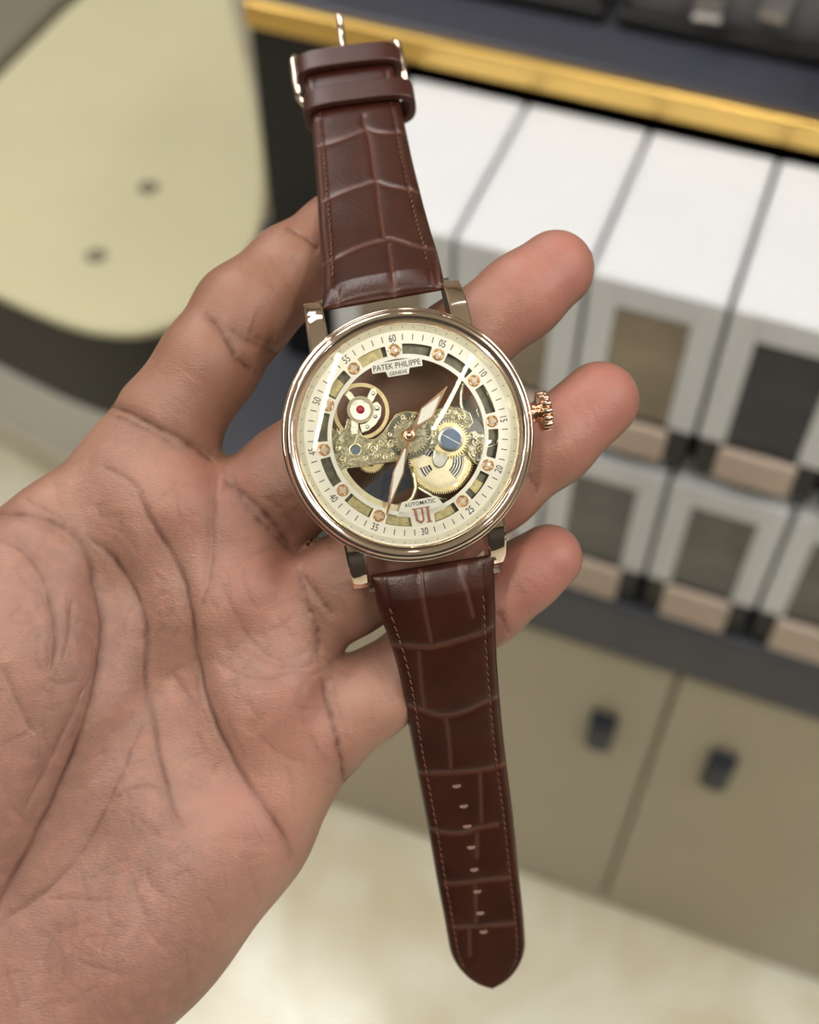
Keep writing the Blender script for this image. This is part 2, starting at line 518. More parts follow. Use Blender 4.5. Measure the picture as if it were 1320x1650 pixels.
for k in range(6):
    film = [M['film'], M['film_grey'], M['film'], M['film_dark'], M['film_grey'], M['film']][k]
    watch_box(-0.2875 + k * P + 0.001, P - 0.0035, 0.0, 0.155, 0.856, 0.819, 0.975, [M['film'], M['film'], M['film'], M['film_dark'], M['film_grey'], M['film']][k],
              'white windowed watch box, %s from the left on the upper shelf' % ORD[k], 'watch boxes on the upper shelf')
for k in range(6):
    watch_box(-0.205 + k * P - 0.0005, P - 0.004, 0.0, 0.2, 0.683, 0.637, 0.804, M['film_grey'],
              'white windowed watch box, %s from the left on the lower shelf' % ORD[k], 'watch boxes on the lower shelf')

# ------------------------------------------------------------------ trays and steel watches on the counter
def tray(x0, x1, label):
    e = place(tag(empty('display_tray'), label, 'tray', 'grey velvet trays on the counter'), x0, 0.215, 1.008)
    w = x1 - x0
    bevel(MB().box(0, w, 0, 0.33, 0, 0.012).build('tray_base', M['black'], e), 0.003)
    b = MB()
    for j in range(4):
        y = 0.045 + j * 0.08
        n = 10
        v, f = [], []
        for i in range(n + 1):
            a = math.pi * i / n
            for xx in (0.008, w - 0.008):
                v.append((xx, y - 0.034 * math.cos(a), 0.012 + 0.02 * math.sin(a)))
        f = [(2*i, 2*i+1, 2*i+3, 2*i+2) for i in range(n)]
        b.add(v, f)
    b.build('cushion_rows', M['velvet'], e, smooth=True)
tray(-0.44, -0.165, 'grey velvet watch tray, left of the dark gap on the counter')
tray(-0.155, 0.30, 'grey velvet watch tray, right of the dark gap on the counter')
def steel_watch(x, y, rz, label, face):
    e = place(tag(empty('bracelet_watch'), label, 'watch', 'steel watches on the counter trays'), x, y, 1.0445, rz)
    MB().lathe([(0, -0.001), (0.019, -0.001), (0.02, 0.003), (0.018, 0.006), (0.0165, 0.006), (0.0165, 0.0045), (0, 0.0045)], 40).build('case', M['steel'], e, autosmooth=40)
    MB().lathe([(0, 0.0046), (0.0164, 0.0046), (0.0164, 0.005), (0, 0.005)], 32).build('dial', face, e)
    for sgn in (-1, 1):
        b = MB()
        for j in range(7):
            yy = sgn * (0.023 + j * 0.0065)
            zz = 0.0 - 0.0002 * j * j
            for q in (-1, 0, 1):
                b.box(q * 0.0062 - 0.0029, q * 0.0062 + 0.0029, yy - 0.0029, yy + 0.0029, zz - 0.003, zz + 0.001)
        b.build('bracelet', M['steel'], e)
steel_watch(-0.100, 0.268, 0.12, 'steel bracelet watch with gold centre links at the top of the frame', M['gold_pale'])
steel_watch(-0.045, 0.283, -0.1, 'steel bracelet watch with pale dial at the upper right edge', M['dial'])
steel_watch(0.010, 0.225, 0.0, 'steel bracelet watch beside the right end of the tray', M['dial_white'])

# ------------------------------------------------------------------ bench on the left
M['button'] = mat('covered button', lin(136, 130, 112), 0.6)
bench = place(tag(empty('bench'), 'rounded cream vinyl bench with dark skirt and white plinth', 'bench'))
seat_pts = [(-1.19, 1.25), (-1.04, 1.22), (-0.947, 1.068), (-0.86, 0.935), (-0.786, 0.822), (-0.728, 0.72), (-0.678, 0.619), (-0.652, 0.52), (-0.658, 0.428),
            (-0.685, 0.37), (-0.728, 0.335), (-0.78, 0.322), (-0.833, 0.322), (-0.927, 0.335), (-1.06, 0.362), (-1.19, 0.395)]
def smooth_poly(pts, it=2):
    pts = [np.array(p, float) for p in pts]
    for _ in range(it):
        q = []
        for i in range(len(pts)):
            a, b = pts[i], pts[(i + 1) % len(pts)]
            q += [0.75 * a + 0.25 * b, 0.25 * a + 0.75 * b]
        pts = q
    return [tuple(p) for p in pts]
sp = smooth_poly(seat_pts)
cen = np.mean(sp, axis=0)
def inset(pts, d):
    return [tuple(np.array(p) + (cen - np.array(p)) / np.linalg.norm(cen - np.array(p)) * d) for p in pts]
bevel(MB().prism(sp, 0.382, 0.40).build('seat_cushion', M['cream_vinyl'], bench), 0.008, 3)
MB().prism(inset(sp, 0.012), 0.215, 0.382).build('skirt', M['dark_vinyl'], bench)
MB().prism(inset(sp, 0.006), 0.0, 0.07).build('foot_board', M['floor'], bench)
MB().prism(inset(sp, 0.008), 0.07, 0.215).build('plinth', M['white_lacquer'], bench)
for bx_, by_ in ((-0.843, 0.443), (-0.846, 0.594)):
    MB().lathe([(0, 0.4045), (0.010, 0.404), (0.015, 0.400), (0.015, 0.399), (0, 0.399)], 20, c=(bx_, by_, 0)).build('button', M['button'], bench, smooth=True)
bevel(MB().box(-1.36, -1.20, 0.35, 1.4, 0.0, 0.415).build('side_panel', M['grey_metal'], bench), 0.01)

# ------------------------------------------------------------------ hand (one continuous skin)
def hand():
    h = 0.8
    lo = np.array([-172.0, -62.0, 192.0]); hi = np.array([54.0, 172.0, 272.0])
    n = ((hi - lo) / h).astype(int) + 1
    ax = [lo[i] + h * np.arange(n[i]) for i in range(3)]
    def sl(mn, mx):
        i0 = np.maximum(((mn - lo) / h).astype(int), 0)
        i1 = np.minimum(((mx - lo) / h).astype(int) + 2, n)
        return tuple(slice(a, b) for a, b in zip(i0, i1))
    def grid(s):
        return np.meshgrid(ax[0][s[0]], ax[1][s[1]], ax[2][s[2]], indexing='ij', sparse=True)
    def cone(g, a, b, ra, rb):
        d = b - a; L = d @ d
        px, py, pz = g[0] - a[0], g[1] - a[1], g[2] - a[2]
        t = np.clip((px * d[0] + py * d[1] + pz * d[2]) / L, 0, 1)
        return np.sqrt((px - t * d[0])**2 + (py - t * d[1])**2 + (pz - t * d[2])**2) - (ra + t * (rb - ra))
    def ell(g, c, R, rad):
        p = [g[0] - c[0], g[1] - c[1], g[2] - c[2]]
        q = [R[i][0] * p[0] + R[i][1] * p[1] + R[i][2] * p[2] for i in range(3)]
        k0 = np.sqrt(sum((q[i] / rad[i])**2 for i in range(3)))
        k1 = np.sqrt(sum((q[i] / rad[i]**2)**2 for i in range(3))) + 1e-9
        return k0 * (k0 - 1) / k1
    def smin(a, b, k):
        hh = np.clip(0.5 + 0.5 * (b - a) / k, 0, 1)
        return b + (a - b) * hh - k * hh * (1 - hh)
    palm = np.full(tuple(n), 60.0, np.float32)
    def add(field, prim, mn, mx, k):
        s = sl(mn - 14, mx + 14)
        field[s] = smin(field[s], prim(grid(s)).astype(np.float32), k)
    def addcone(field, A, B, k):
        a, b = cpt(*A[:3]), cpt(*B[:3]); r = max(A[3], B[3])
        add(field, lambda g: cone(g, a, b, A[3], B[3]), np.minimum(a, b) - r, np.maximum(a, b) + r, k)
    meta = [[(255, 705, 229, 10.0), (15, 1000, 230, 10.8), (-150, 1330, 232, 14.5)],
            [(375, 868, 230, 10.2), (150, 1130, 230.5, 12.0), (-60, 1420, 232, 15)],
            [(455, 1030, 230, 9.8), (240, 1270, 230.5, 12.0), (10, 1520, 233, 15)],
            [(500, 1196, 231, 9.2), (400, 1335, 231, 10.4), (236, 1492, 231, 13.4), (60, 1700, 233, 15.5)]]
    for ch in meta:
        for A, B in zip(ch[:-1], ch[1:]): addcone(palm, A, B, 6)
    # pads: thenar, hypothenar, finger mounts
    def pad(px, py, z, ang, rad, k=9):
        c = cpt(px, py, z); ca, sa = math.cos(ang), math.sin(ang)
        R = [(ca, sa, 0), (-sa, ca, 0), (0, 0, 1)]
        m_ = max(rad)
        add(palm, lambda g: ell(g, c, R, rad), c - m_, c + m_, k)
    pad(15, 1130, 226, math.radians(104), (40, 17.5, 16.5), 7)
    pad(-60, 1075, 228, math.radians(120), (28, 16, 13), 7)
    pad(270, 1440, 229, math.radians(127), (34, 15, 13.5), 8)
    pad(270, 830, 227, math.radians(130), (13, 11, 10.5), 7)
    pad(370, 965, 227.5, math.radians(130), (13, 11, 10.5), 7)
    pad(425, 1120, 228, math.radians(125), (13, 11, 10.5), 7)
    addcone(palm, (-60, 1200, 226, 15), (-280, 1090, 216, 11.5), 7)
    addcone(palm, (-280, 1090, 216, 11.2), (-480, 940, 208, 9.8), 4)
    addcone(palm, (-480, 940, 208, 9.6), (-600, 850, 205, 7.6), 4)
    addcone(palm, (-100, 1540, 236, 22), (-260, 1780, 238, 22), 12)
    addcone(palm, (-260, 1780, 238, 22), (-440, 1990, 240, 25), 12)
    D = palm.copy()
    def rr(px, z): return px * z / F
    fingers = [
        [(280, 668, 228, rr(84, 228)), (338, 584, 227, rr(79, 227)), (392, 505, 230, rr(79, 230)), (470, 437, 236, rr(72, 236)), (545, 378, 243, rr(64, 243)), (602, 342, 249, rr(52, 249))],
        [(400, 838, 229, rr(93, 229)), (470, 776, 228, rr(88, 228)), (600, 668, 226, rr(82, 226)), (740, 556, 225, rr(72, 225)), (840, 478, 225, rr(67, 225)), (895, 434, 226, rr(63, 226))],
        [(490, 985, 229, rr(84, 229)), (560, 942, 228, rr(81, 228)), (680, 868, 226, rr(76, 226)), (800, 784, 225, rr(69, 225)), (890, 713, 225, rr(67, 225)), (966, 646, 226, rr(64, 226))],
        [(535, 1170, 230, rr(74, 230)), (600, 1118, 231, rr(69, 231)), (690, 1053, 231.5, rr(65, 231.5)), (790, 975, 230.5, rr(59, 230.5)), (845, 928, 230, rr(57, 230)), (884, 899, 230, rr(55, 230))],
    ]
    for fi in fingers:
        pts = [np.array(list(cpt(*q[:3])) + [q[3]]) for q in fi]
        mn = np.min([p[:3] - p[3] for p in pts], axis=0) - 8; mx = np.max([p[:3] + p[3] for p in pts], axis=0) + 8
        s = sl(mn, mx); g = grid(s)
        d = None
        for a, b in zip(pts[:-1], pts[1:]):
            c = cone(g, a[:3], b[:3], a[3], b[3])
            d = c if d is None else smin(d, c, 2.5)
        S = smin(palm[s], d.astype(np.float32), 3.5)
        D[s] = smin(D[s], S, 0.6)
    # naive surface nets
    ins = D < 0
    cnt = np.zeros(tuple(n - 1), np.int8)
    for i in (0, 1):
        for j in (0, 1):
            for k in (0, 1):
                cnt += ins[i:n[0]-1+i, j:n[1]-1+j, k:n[2]-1+k]
    act = np.argwhere((cnt > 0) & (cnt < 8))
    idx = -np.ones(tuple(n - 1), np.int32)
    idx[tuple(act.T)] = np.arange(len(act))
    acc = np.zeros((len(act), 3)); num = np.zeros(len(act))
    off = [np.array((i, j, k)) for i in (0, 1) for j in (0, 1) for k in (0, 1)]
    for o1 in off:
        for a_ in range(3):
            if o1[a_]: continue
            o2 = o1.copy(); o2[a_] = 1
            v1 = D[tuple((act + o1).T)]; v2 = D[tuple((act + o2).T)]
            cr = (v1 < 0) != (v2 < 0)
            t = np.where(cr, v1 / np.where(cr, v1 - v2, 1), 0)
            p = o1 + np.multiply.outer(t, (o2 - o1))
            acc[cr] += p[cr]; num[cr] += 1
    V = lo + h * (act + acc / num[:, None])
    faces = []
    for a_ in range(3):
        b_, c_ = (a_ + 1) % 3, (a_ + 2) % 3
        s1 = [slice(None)] * 3; s2 = [slice(None)] * 3
        s1[a_] = slice(0, -1); s2[a_] = slice(1, None)
        A, B = ins[tuple(s1)], ins[tuple(s2)]
        for flip, e in ((False, np.argwhere(A & ~B)), (True, np.argwhere(~A & B))):
            e = e[(e[:, b_] > 0) & (e[:, c_] > 0) & (e[:, b_] < n[b_] - 1) & (e[:, c_] < n[c_] - 1)]
            db = np.zeros(3, int); db[b_] = 1
            dc = np.zeros(3, int); dc[c_] = 1
            q = np.stack([idx[tuple((e - db - dc).T)], idx[tuple((e - dc).T)], idx[tuple(e.T)], idx[tuple((e - db).T)]], 1)
            if flip: q = q[:, ::-1]
            faces.append(q)
    Fq = np.concatenate(faces)
    me = bpy.data.meshes.new('hand_base')
    me.from_pydata(V.tolist(), [], Fq.tolist())
    tmp = bpy.data.objects.new('hand_base', me); col.objects.link(tmp)
    sm = tmp.modifiers.new('smooth', 'SMOOTH'); sm.factor = 0.5; sm.iterations = 2
    ss = tmp.modifiers.new('subdivision', 'SUBSURF'); ss.levels = 1; ss.render_levels = 1
    bpy.context.view_layer.update()
    m2 = bpy.data.meshes.new_from_object(tmp.evaluated_get(bpy.context.evaluated_depsgraph_get()))
    bpy.data.objects.remove(tmp)
    nv = len(m2.vertices)
    co = np.empty(nv * 3); m2.vertices.foreach_get('co', co); co = co.reshape(-1, 3)
    no = np.empty(nv * 3); m2.vertex_normals.foreach_get('vector', no); no = no.reshape(-1, 3)
    facing = -no[:, 2]
    px = co[:, 0] / co[:, 2] * F + CX; py = co[:, 1] / co[:, 2] * F + CY
    k1 = 0.5454
    def c1(*p): return [(k1 * x, 750 + k1 * y) for x, y in p]
    # (points, depth mm, half width mm, darkness)
    creases = [
        (c1((195,150),(265,270),(300,380),(308,500),(295,600),(270,710),(225,850),(160,1000),(90,1130),(20,1260),(-60,1400)), 1.1, 1.1, 0.8),
        (c1((215,185),(290,235),(345,290),(385,370),(415,440),(432,560),(440,680),(455,820),(485,930),(510,1030),(545,1080)), 0.9, 0.95, 0.75),
        (c1((440,720),(390,830),(330,960),(270,1090),(210,1180),(130,1270),(0,1350)), 0.55, 0.8, 0.5),
        (c1((405,70),(430,140),(490,230),(535,320),(560,430),(570,560),(590,670),(640,790),(720,930),(800,1030),(850,1110),(866,1165)), 0.95, 1.0, 0.8),
        (c1((645,20),(632,200),(625,320),(600,400),(582,440)), 0.45, 0.7, 0.5),
        (c1((640,310),(690,430),(750,540),(850,590)), 0.3, 0.6, 0.35),
        (c1((300,570),(230,690),(170,830),(60,1040)), 0.5, 0.8, 0.45),
        (c1((-40,200),(80,260),(130,330),(160,440),(165,540),(150,620)), 0.5, 0.8, 0.5),
        (c1((0,590),(50,700),(100,800)), 0.5, 0.7, 0.4),
        (c1((215,390),(210,480),(180,580)), 0.3, 0.6, 0.3),
        (c1((-40,135),(100,140),(200,180),(260,250)), 0.7, 1.0, 0.6),
        (c1((60,90),(150,130),(215,190)), 0.4, 0.7, 0.45),
        (c1((110,1280),(340,1285)), 0.3, 0.6, 0.3),
        (c1((300,1020),(360,960),(430,950),(480,960)), 0.35, 0.8, 0.3),
        (c1((440,690),(520,600),(640,560)), 0.25, 0.5, 0.3),
        (c1((490,610),(540,670),(620,760)), 0.3, 0.6, 0.3),
        (c1((560,430),(500,520),(450,570)), 0.2, 0.5, 0.2),
        (c1((480,920),(540,940),(600,960)), 0.2, 0.5, 0.25),
        (c1((600,560),(700,620),(780,640),(900,600)), 0.25, 0.5, 0.3),
        (c1((700,540),(800,590),(890,600),(940,570)), 0.25, 0.5, 0.3),
        (c1((300,0),(345,20),(410,60),(420,110)), 0.35, 0.7, 0.5),
        (c1((900,880),(820,850),(760,790)), 0.2, 0.5, 0.2),
        ([(150,640),(213,669),(271,698),(318,722),(345,742)], 0.9, 1.0, 0.8),
        ([(175,665),(230,690),(290,722)], 0.5, 0.8, 0.5),
        ([(318,498),(349,518),(366,545),(383,576),(400,590),(412,600)], 0.9, 0.9, 0.8),
        ([(362,521),(393,545),(427,562),(452,568)], 0.6, 1.2, 0.6),
        ([(400,535),(425,548),(445,552)], 0.5, 2.0, 0.5),
        ([(462,362),(489,378),(520,401)], 0.7, 0.8, 0.7),
        ([(363,775),(376,783),(420,821),(452,858),(470,880)], 0.9, 1.0, 0.8),
        ([(370,760),(393,815),(436,859),(480,892)], 0.7, 0.9, 0.6),
        ([(430,800),(452,822),(480,850)], 0.4, 0.8, 0.4),
        (c1((890,320),(920,360),(950,400),(985,455)), 0.7, 0.9, 0.65),
        (c1((885,300),(895,390),(925,450),(945,510),(940,560)), 0.8, 1.0, 0.7),
        (c1((955,630),(968,690),(990,780),(1008,870),(1020,940)), 0.9, 1.0, 0.75),
        (c1((962,650),(985,690),(1000,720)), 0.4, 0.7, 0.4),
        ([(852,764),(862,780),(869,793)], 0.4, 0.7, 0.5),
        ([(800,985),(815,1005),(822,1025)], 0.4, 0.7, 0.4),
    ]
    # companions of the main folds and a net of fine lines
    extra = []
    for pts, dep, wid, dark in creases[:11] + creases[22:26] + creases[28:34]:
        for _ in range(5):
            A = np.array(pts, float); k0 = rng.integers(0, max(1, len(A) - 3)); A = A[k0:k0 + rng.integers(3, 6)]
            if len(A) < 2: continue
            A = A + rng.normal(0, 8, 2) + rng.normal(0, 1.6, A.shape)
            extra.append((A.tolist(), dep * 0.3, 0.6, dark * 0.5))
    for _ in range(210):
        c_ = np.array([rng.uniform(0, 540), rng.uniform(780, 1640)])
        if c_ @ (0.8, 0.6) > 1190 or c_ @ (0.768, 0.64) < 560: continue
        a_ = math.radians(rng.choice([-52, 38, 75, -20]) + rng.normal(0, 14)); L_ = rng.uniform(25, 85)
        d_ = np.array([math.cos(a_), math.sin(a_)]) * L_ / 2; b_ = np.array([-d_[1], d_[0]]) * rng.normal(0, 0.2)
        extra.append(([c_ - d_, c_ + b_, c_ + d_], rng.uniform(0.1, 0.26), 0.55, rng.uniform(0.1, 0.32)))
    for (ax_, ay_), (bx_, by_), hwp in (((300, 640), (385, 520), 60), ((400, 500), (500, 420), 55), ((440, 800), (500, 750), 60), ((540, 960), (600, 920), 60), ((590, 1130), (660, 1080), 55), ((830, 490), (900, 430), 40), ((900, 700), (970, 640), 40), ((830, 950), (890, 900), 35)):
        d_ = np.array([bx_ - ax_, by_ - ay_], float); n_ = np.array([-d_[1], d_[0]]) / np.linalg.norm(d_)
        for _ in range(9):
            c_ = np.array([ax_, ay_]) + d_ * rng.uniform(0, 1) + n_ * rng.normal(0, hwp * 0.4)
            h_ = (n_ + rng.normal(0, 0.25, 2)) * rng.uniform(10, 30)
            extra.append(([c_ - h_, c_ + rng.normal(0, 2, 2), c_ + h_], rng.uniform(0.06, 0.14), 0.5, rng.uniform(0.06, 0.18)))
    creases = creases + extra
    cre = np.zeros(nv); disp = np.zeros(nv)
    # soft mounds and hollows of the palm: (px, py, spread mm, height mm)
    for qx, qy, sg, ht in ((300, 800, 8, 0.9), (415, 945, 7, 0.9), (465, 1110, 7, 0.9), (235, 1060, 11, -1.6), (150, 930, 8, -0.8), (70, 1060, 10, 1.0), (300, 1220, 9, -0.8), (430, 1240, 8, 0.8),
                           (170, 1330, 9, -0.9), (330, 1420, 11, 0.8), (90, 830, 6, -0.8), (400, 1060, 5, -0.6), (350, 900, 5, -0.5), (200, 780, 7, 0.6)):
        r2 = ((px - qx)**2 + (py - qy)**2) * (0.11 / sg)**2
        disp -= np.where(facing > 0, ht * np.exp(-r2) * facing, 0)
    base_disp = disp.copy(); disp = np.zeros(nv)
    front = facing > 0.02
    fpx, fpy, fz = px[front], py[front], co[front, 2]
    jit = np.interp(np.arange(4000), np.arange(0, 4000, 7), rng.normal(0, 1, 572))
    for pts, dep, wid, dark in creases:
        P_ = np.array(pts, float)
        # smooth the polyline
        for _ in range(2):
            Q = [P_[0]]
            for a, b in zip(P_[:-1], P_[1:]): Q += [0.75*a + 0.25*b, 0.25*a + 0.75*b]
            Q.append(P_[-1]); P_ = np.array(Q)
        P_ = P_ + rng.normal(0, 0.7, P_.shape)
        best = np.full(len(fpx), 1e9); prm = np.zeros(len(fpx))
        m_ = (fpx > P_[:,0].min()-40) & (fpx < P_[:,0].max()+40) & (fpy > P_[:,1].min()-40) & (fpy < P_[:,1].max()+40)
        if not m_.any(): continue
        ix = np.where(m_)[0]
        bb = best[ix]; pp = prm[ix]
        nseg = len(P_) - 1
        for i in range(nseg):
            a, d = P_[i], P_[i+1] - P_[i]
            t = np.clip(((fpx[ix]-a[0])*d[0] + (fpy[ix]-a[1])*d[1]) / (d @ d + 1e-9), 0, 1)
            ds = np.hypot(fpx[ix]-a[0]-t*d[0], fpy[ix]-a[1]-t*d[1])
            u = ds < bb
            bb = np.where(u, ds, bb); pp = np.where(u, (i + t) / nseg, pp)
        dmm = bb * fz[ix] / F
        fade = np.clip(np.minimum(pp, 1 - pp) * 5 + 0.1, 0, 1)
        seed = rng.uniform(0, 100)
        vary = 0.72 + 0.28 * np.sin(pp * 17 + seed) * np.sin(pp * 41 + 2 * seed)
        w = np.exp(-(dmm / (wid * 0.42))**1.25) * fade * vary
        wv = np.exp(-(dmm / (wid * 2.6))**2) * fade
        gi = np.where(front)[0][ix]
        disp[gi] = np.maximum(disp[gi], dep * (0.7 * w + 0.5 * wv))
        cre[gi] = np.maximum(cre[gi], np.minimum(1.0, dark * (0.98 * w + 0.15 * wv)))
    co = co - no * (disp + base_disp)[:, None]
    # pigment: browner on finger sides and backs, pinker finger pads
    ss_ = lambda x, a, b: (lambda t: t*t*(3-2*t))(np.clip((x - a) / (b - a), 0, 1))
    brown = 0.9 * (1 - ss_(facing, -0.15, 0.62))
    # index and finger shafts are a little browner than the palm
    line = (px * 0.64 + py * 0.77)
    fing = ss_(px * 0.72 - py * 0.69, -420, -120)
    brown = np.maximum(brown, 0.38 * fing)
    pink = np.zeros(nv)
    for tp in (fingers[1][-1], fingers[2][-1], fingers[3][-1]):
        dd = np.linalg.norm(co - cpt(*tp[:3]), axis=1)
        pink = np.maximum(pink, 1 - ss_(dd, 6, 24))
    for q in ((425, 930, 218), (330, 790, 218), (470, 1180, 220), (400, 1300, 220)):
        dd = np.linalg.norm(co - cpt(*q), axis=1)
        pink = np.maximum(pink, 0.5 * (1 - ss_(dd, 3, 14)))
    pink *= ss_(facing, 0.15, 0.7)
    brown *= 1 - 0.75 * pink
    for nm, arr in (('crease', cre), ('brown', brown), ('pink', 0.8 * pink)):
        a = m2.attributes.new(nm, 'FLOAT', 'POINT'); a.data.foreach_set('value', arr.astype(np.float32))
    w_ = c2w(co)
    m2.vertices.foreach_set('co', w_.ravel())
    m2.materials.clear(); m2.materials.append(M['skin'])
    m2.polygons.foreach_set('use_smooth', np.ones(len(m2.polygons), bool))
    m2.update()
    bm = bmesh.new(); bm.from_mesh(m2); bmesh.ops.recalc_face_normals(bm, faces=bm.faces); bm.to_mesh(m2); bm.free()
    o = bpy.data.objects.new('hand', m2); col.objects.link(o)
    tag(o, 'open left hand, palm up, fingers holding the brown leather wristwatch', 'hand')
    return o
hand()

# ------------------------------------------------------------------ wristwatch
ZW = 206.0
ROLL = math.radians(9.6)
zc = np.array([math.sin(math.radians(6.5)), math.sin(math.radians(3.5)), -1.0]); zc /= np.linalg.norm(zc)
xc = np.array([math.cos(ROLL), -math.sin(ROLL), 0.0]); xc -= zc * (xc @ zc); xc /= np.linalg.norm(xc)
yc = np.cross(zc, xc)
OC = cpt(658.5, 701.5, ZW)
AX = np.array([xc, yc, zc])
def c2l(c): return (np.asarray(c, float) - OC) @ AX.T          # camera frame mm -> watch frame mm
def vec_w(v): return RT * v[0] + DN * v[1] + FW * v[2]
wx, wy, wz, wo = vec_w(xc), vec_w(yc), vec_w(zc), c2w(OC)
watch = tag(empty('wristwatch'), 'rose gold skeleton wristwatch on a brown leather strap, held in the hand', 'wristwatch')
watch.matrix_world = Matrix([[wx[i], wy[i], wz[i], wo[i]] for i in range(3)] + [[0, 0, 0, 1]])
S = 0.001
def K(px, py, z=0.0):
    """watch-frame mm of a point on the plane z, seen at (px, py)"""
    d = cpt(px, py, 1.0)
    t = (OC @ zc + z) / (d @ zc)
    l = c2l(d * t)
    return (l[0], l[1])

# case
MB().lathe([(18.7, 0.2), (20.5, 0.2), (20.9, -0.4), (20.9, -3.6), (20.4, -5.4), (19.0, -6.6), (17.9, -6.9), (17.9, -0.1)], 160, True).build('case_body', M['case_gold'], watch, S, autosmooth=35)
bez = [(18.25, 1.0), (18.3, 1.75), (18.55, 2.0), (18.85, 1.95), (18.95, 1.75), (19.15, 1.9), (19.6, 2.12), (20.05, 2.0), (20.4, 1.6), (20.6, 1.05),
       (20.62, 0.75), (20.8, 0.72), (21.02, 0.55), (21.1, 0.3), (21.02, 0.05), (20.8, -0.1), (18.6, -0.1), (18.3, 0.2)]
MB().lathe(bez, 192, True).build('bezel', M['case_gold'], watch, S, autosmooth=50)
MB().lathe([(17.3, 0.02), (18.28, 1.25), (18.35, 1.2), (18.3, -0.2), (17.3, -0.2)], 160, True).build('chapter_flange', M['dial'], watch, S, autosmooth=30)
MB().lathe([(r, 3.75 - 65 + math.sqrt(65**2 - r*r)) for r in (0, 1.5, 3, 5, 7, 9, 11, 13, 15, 16.5, 17.5, 18.2)], 128).build('crystal', M['crystal'], watch, S, smooth=True)
MB().lathe([(15.6, -6.6), (15.6, -7.2), (17.8, -7.2), (18.2, -6.7)], 96, True).build('case_back_ring', M['case_gold'], watch, S, autosmooth=30)
MB().lathe([(0, -6.9), (15.6, -6.9)], 64).build('case_back_glass', M['back_glass'], watch, S)

# lugs
def lug(sx, sy, w=3.3):
    prof = [(14.5, 0.1, -4.6), (17.5, 0.2, -5.0), (20.0, -0.3, -5.6), (22.3, -1.7, -6.4), (24.2, -4.0, -7.2), (24.6, -5.6, -7.3)]
    b = MB(); v, f = [], []
    for i, (y, zt, zb) in enumerate(prof):
        xi = 10.35; xo = xi + w - 0.06 * max(0, y - 18)
        for x, z in ((xi, zb), (xo, zb), (xo, zt - 0.35), (xo - 0.35, zt), (xi + 0.35, zt), (xi, zt - 0.35)):
            v.append((sx * x, sy * y, z))
    m_ = 6
    for i in range(len(prof) - 1):
        for k in range(m_):
            k2 = (k + 1) % m_
            f.append((i*m_+k, i*m_+k2, (i+1)*m_+k2, (i+1)*m_+k))
    f += [tuple(range(m_)), tuple(range((len(prof)-1)*m_, len(prof)*m_))]
    b.add(v, f)
    return b.build('lug', M['case_gold'], watch, S, autosmooth=32)
for sx in (-1, 1):
    for sy in (-1, 1): lug(sx, sy)

# crown
cr = MB()
cr.lathe([(0.0, 20.5), (1.7, 20.5), (1.7, 22.0), (1.45, 22.3), (1.45, 22.9), (0, 22.9)], 32, axis='x', c=(0, 0.15, -2.2))
cr.build('crown_stem', M['rose'], watch, S, autosmooth=40)
cb = MB(); v, f = [], []
nt_ = 14; n_ = nt_ * 8
prof = [(22.75, 0.80), (22.9, 0.97), (23.6, 1.0), (24.35, 0.97), (24.6, 0.86), (24.75, 0.55)]
for i in range(n_):
    a = 2 * math.pi * i / n_
    r0 = 3.25 + 0.28 * (abs(math.sin(a * nt_ / 2)) ** 0.6 * 2 - 1)
    for x, k in prof: v.append((x, 0.15 + r0 * k * math.cos(a), -2.2 + r0 * k * math.sin(a)))
for i in range(n_):
    j = (i + 1) % n_
    for k in range(len(prof) - 1): f.append((i*6+k, j*6+k, j*6+k+1, i*6+k+1))
f.append(tuple(i*6 for i in range(n_))[::-1]); f.append(tuple(i*6+5 for i in range(n_)))
cb.add(v, f).build('crown', M['rose'], watch, S, autosmooth=45)

# dial
dial = empty('dial', watch)
d1 = MB(); d1.sector(15.15, 17.5, 0, 360, -0.35, 0.0, 180)
for k in range(12): d1.sector(13.4, 15.15, 30*k - 5.4, 30*k + 5.4, -0.35, 0.0, 6)
d1.build('dial_plate', M['dial'], dial, S, autosmooth=30)
MB().sector(12.75, 13.45, 0, 360, -0.3, 0.1, 180).build('inner_ring', M['dial_white'], dial, S, autosmooth=30)
tk = MB()
for i in range(60):
    if i % 5 == 0: continue
    a = math.radians(i * 6); s_, c_ = math.sin(a), math.cos(a)
    hw = 0.07
    pts = [(15.75*s_ + hw*c_, 15.75*c_ - hw*s_), (15.75*s_ - hw*c_, 15.75*c_ + hw*s_), (16.75*s_ - hw*c_, 16.75*c_ + hw*s_), (16.75*s_ + hw*c_, 16.75*c_ - hw*s_)]
    tk.prism(pts, 0.0, 0.03)
tag(tk.build('minute_track', M['ink'], dial, S), kind='stuff')
fd = MB()
for i in range(60):
    a = math.radians(i * 6); s_, c_ = math.sin(a), math.cos(a)
    fd.tube([(17.75*s_, 17.75*c_, 0.60), (17.95*s_, 17.95*c_, 0.84)], 0.06, 5)
tag(fd.build('flange_dots', M['ink'], dial, S), kind='stuff')
for k in range(12):
    lab = '60' if k == 0 else '%02d' % (5 * k)
    me = text_mesh(lab, 1.75, squeeze=0.72)
    o = mesh_obj('numeral', me, M['ink'], dial)
    a = math.radians(30 * k)
    o.location = (16.2 * S * math.sin(a), 16.2 * S * math.cos(a), 0.03 * S)
    o.rotation_euler = (0, 0, -a + (math.pi if 4 <= k <= 8 else 0))
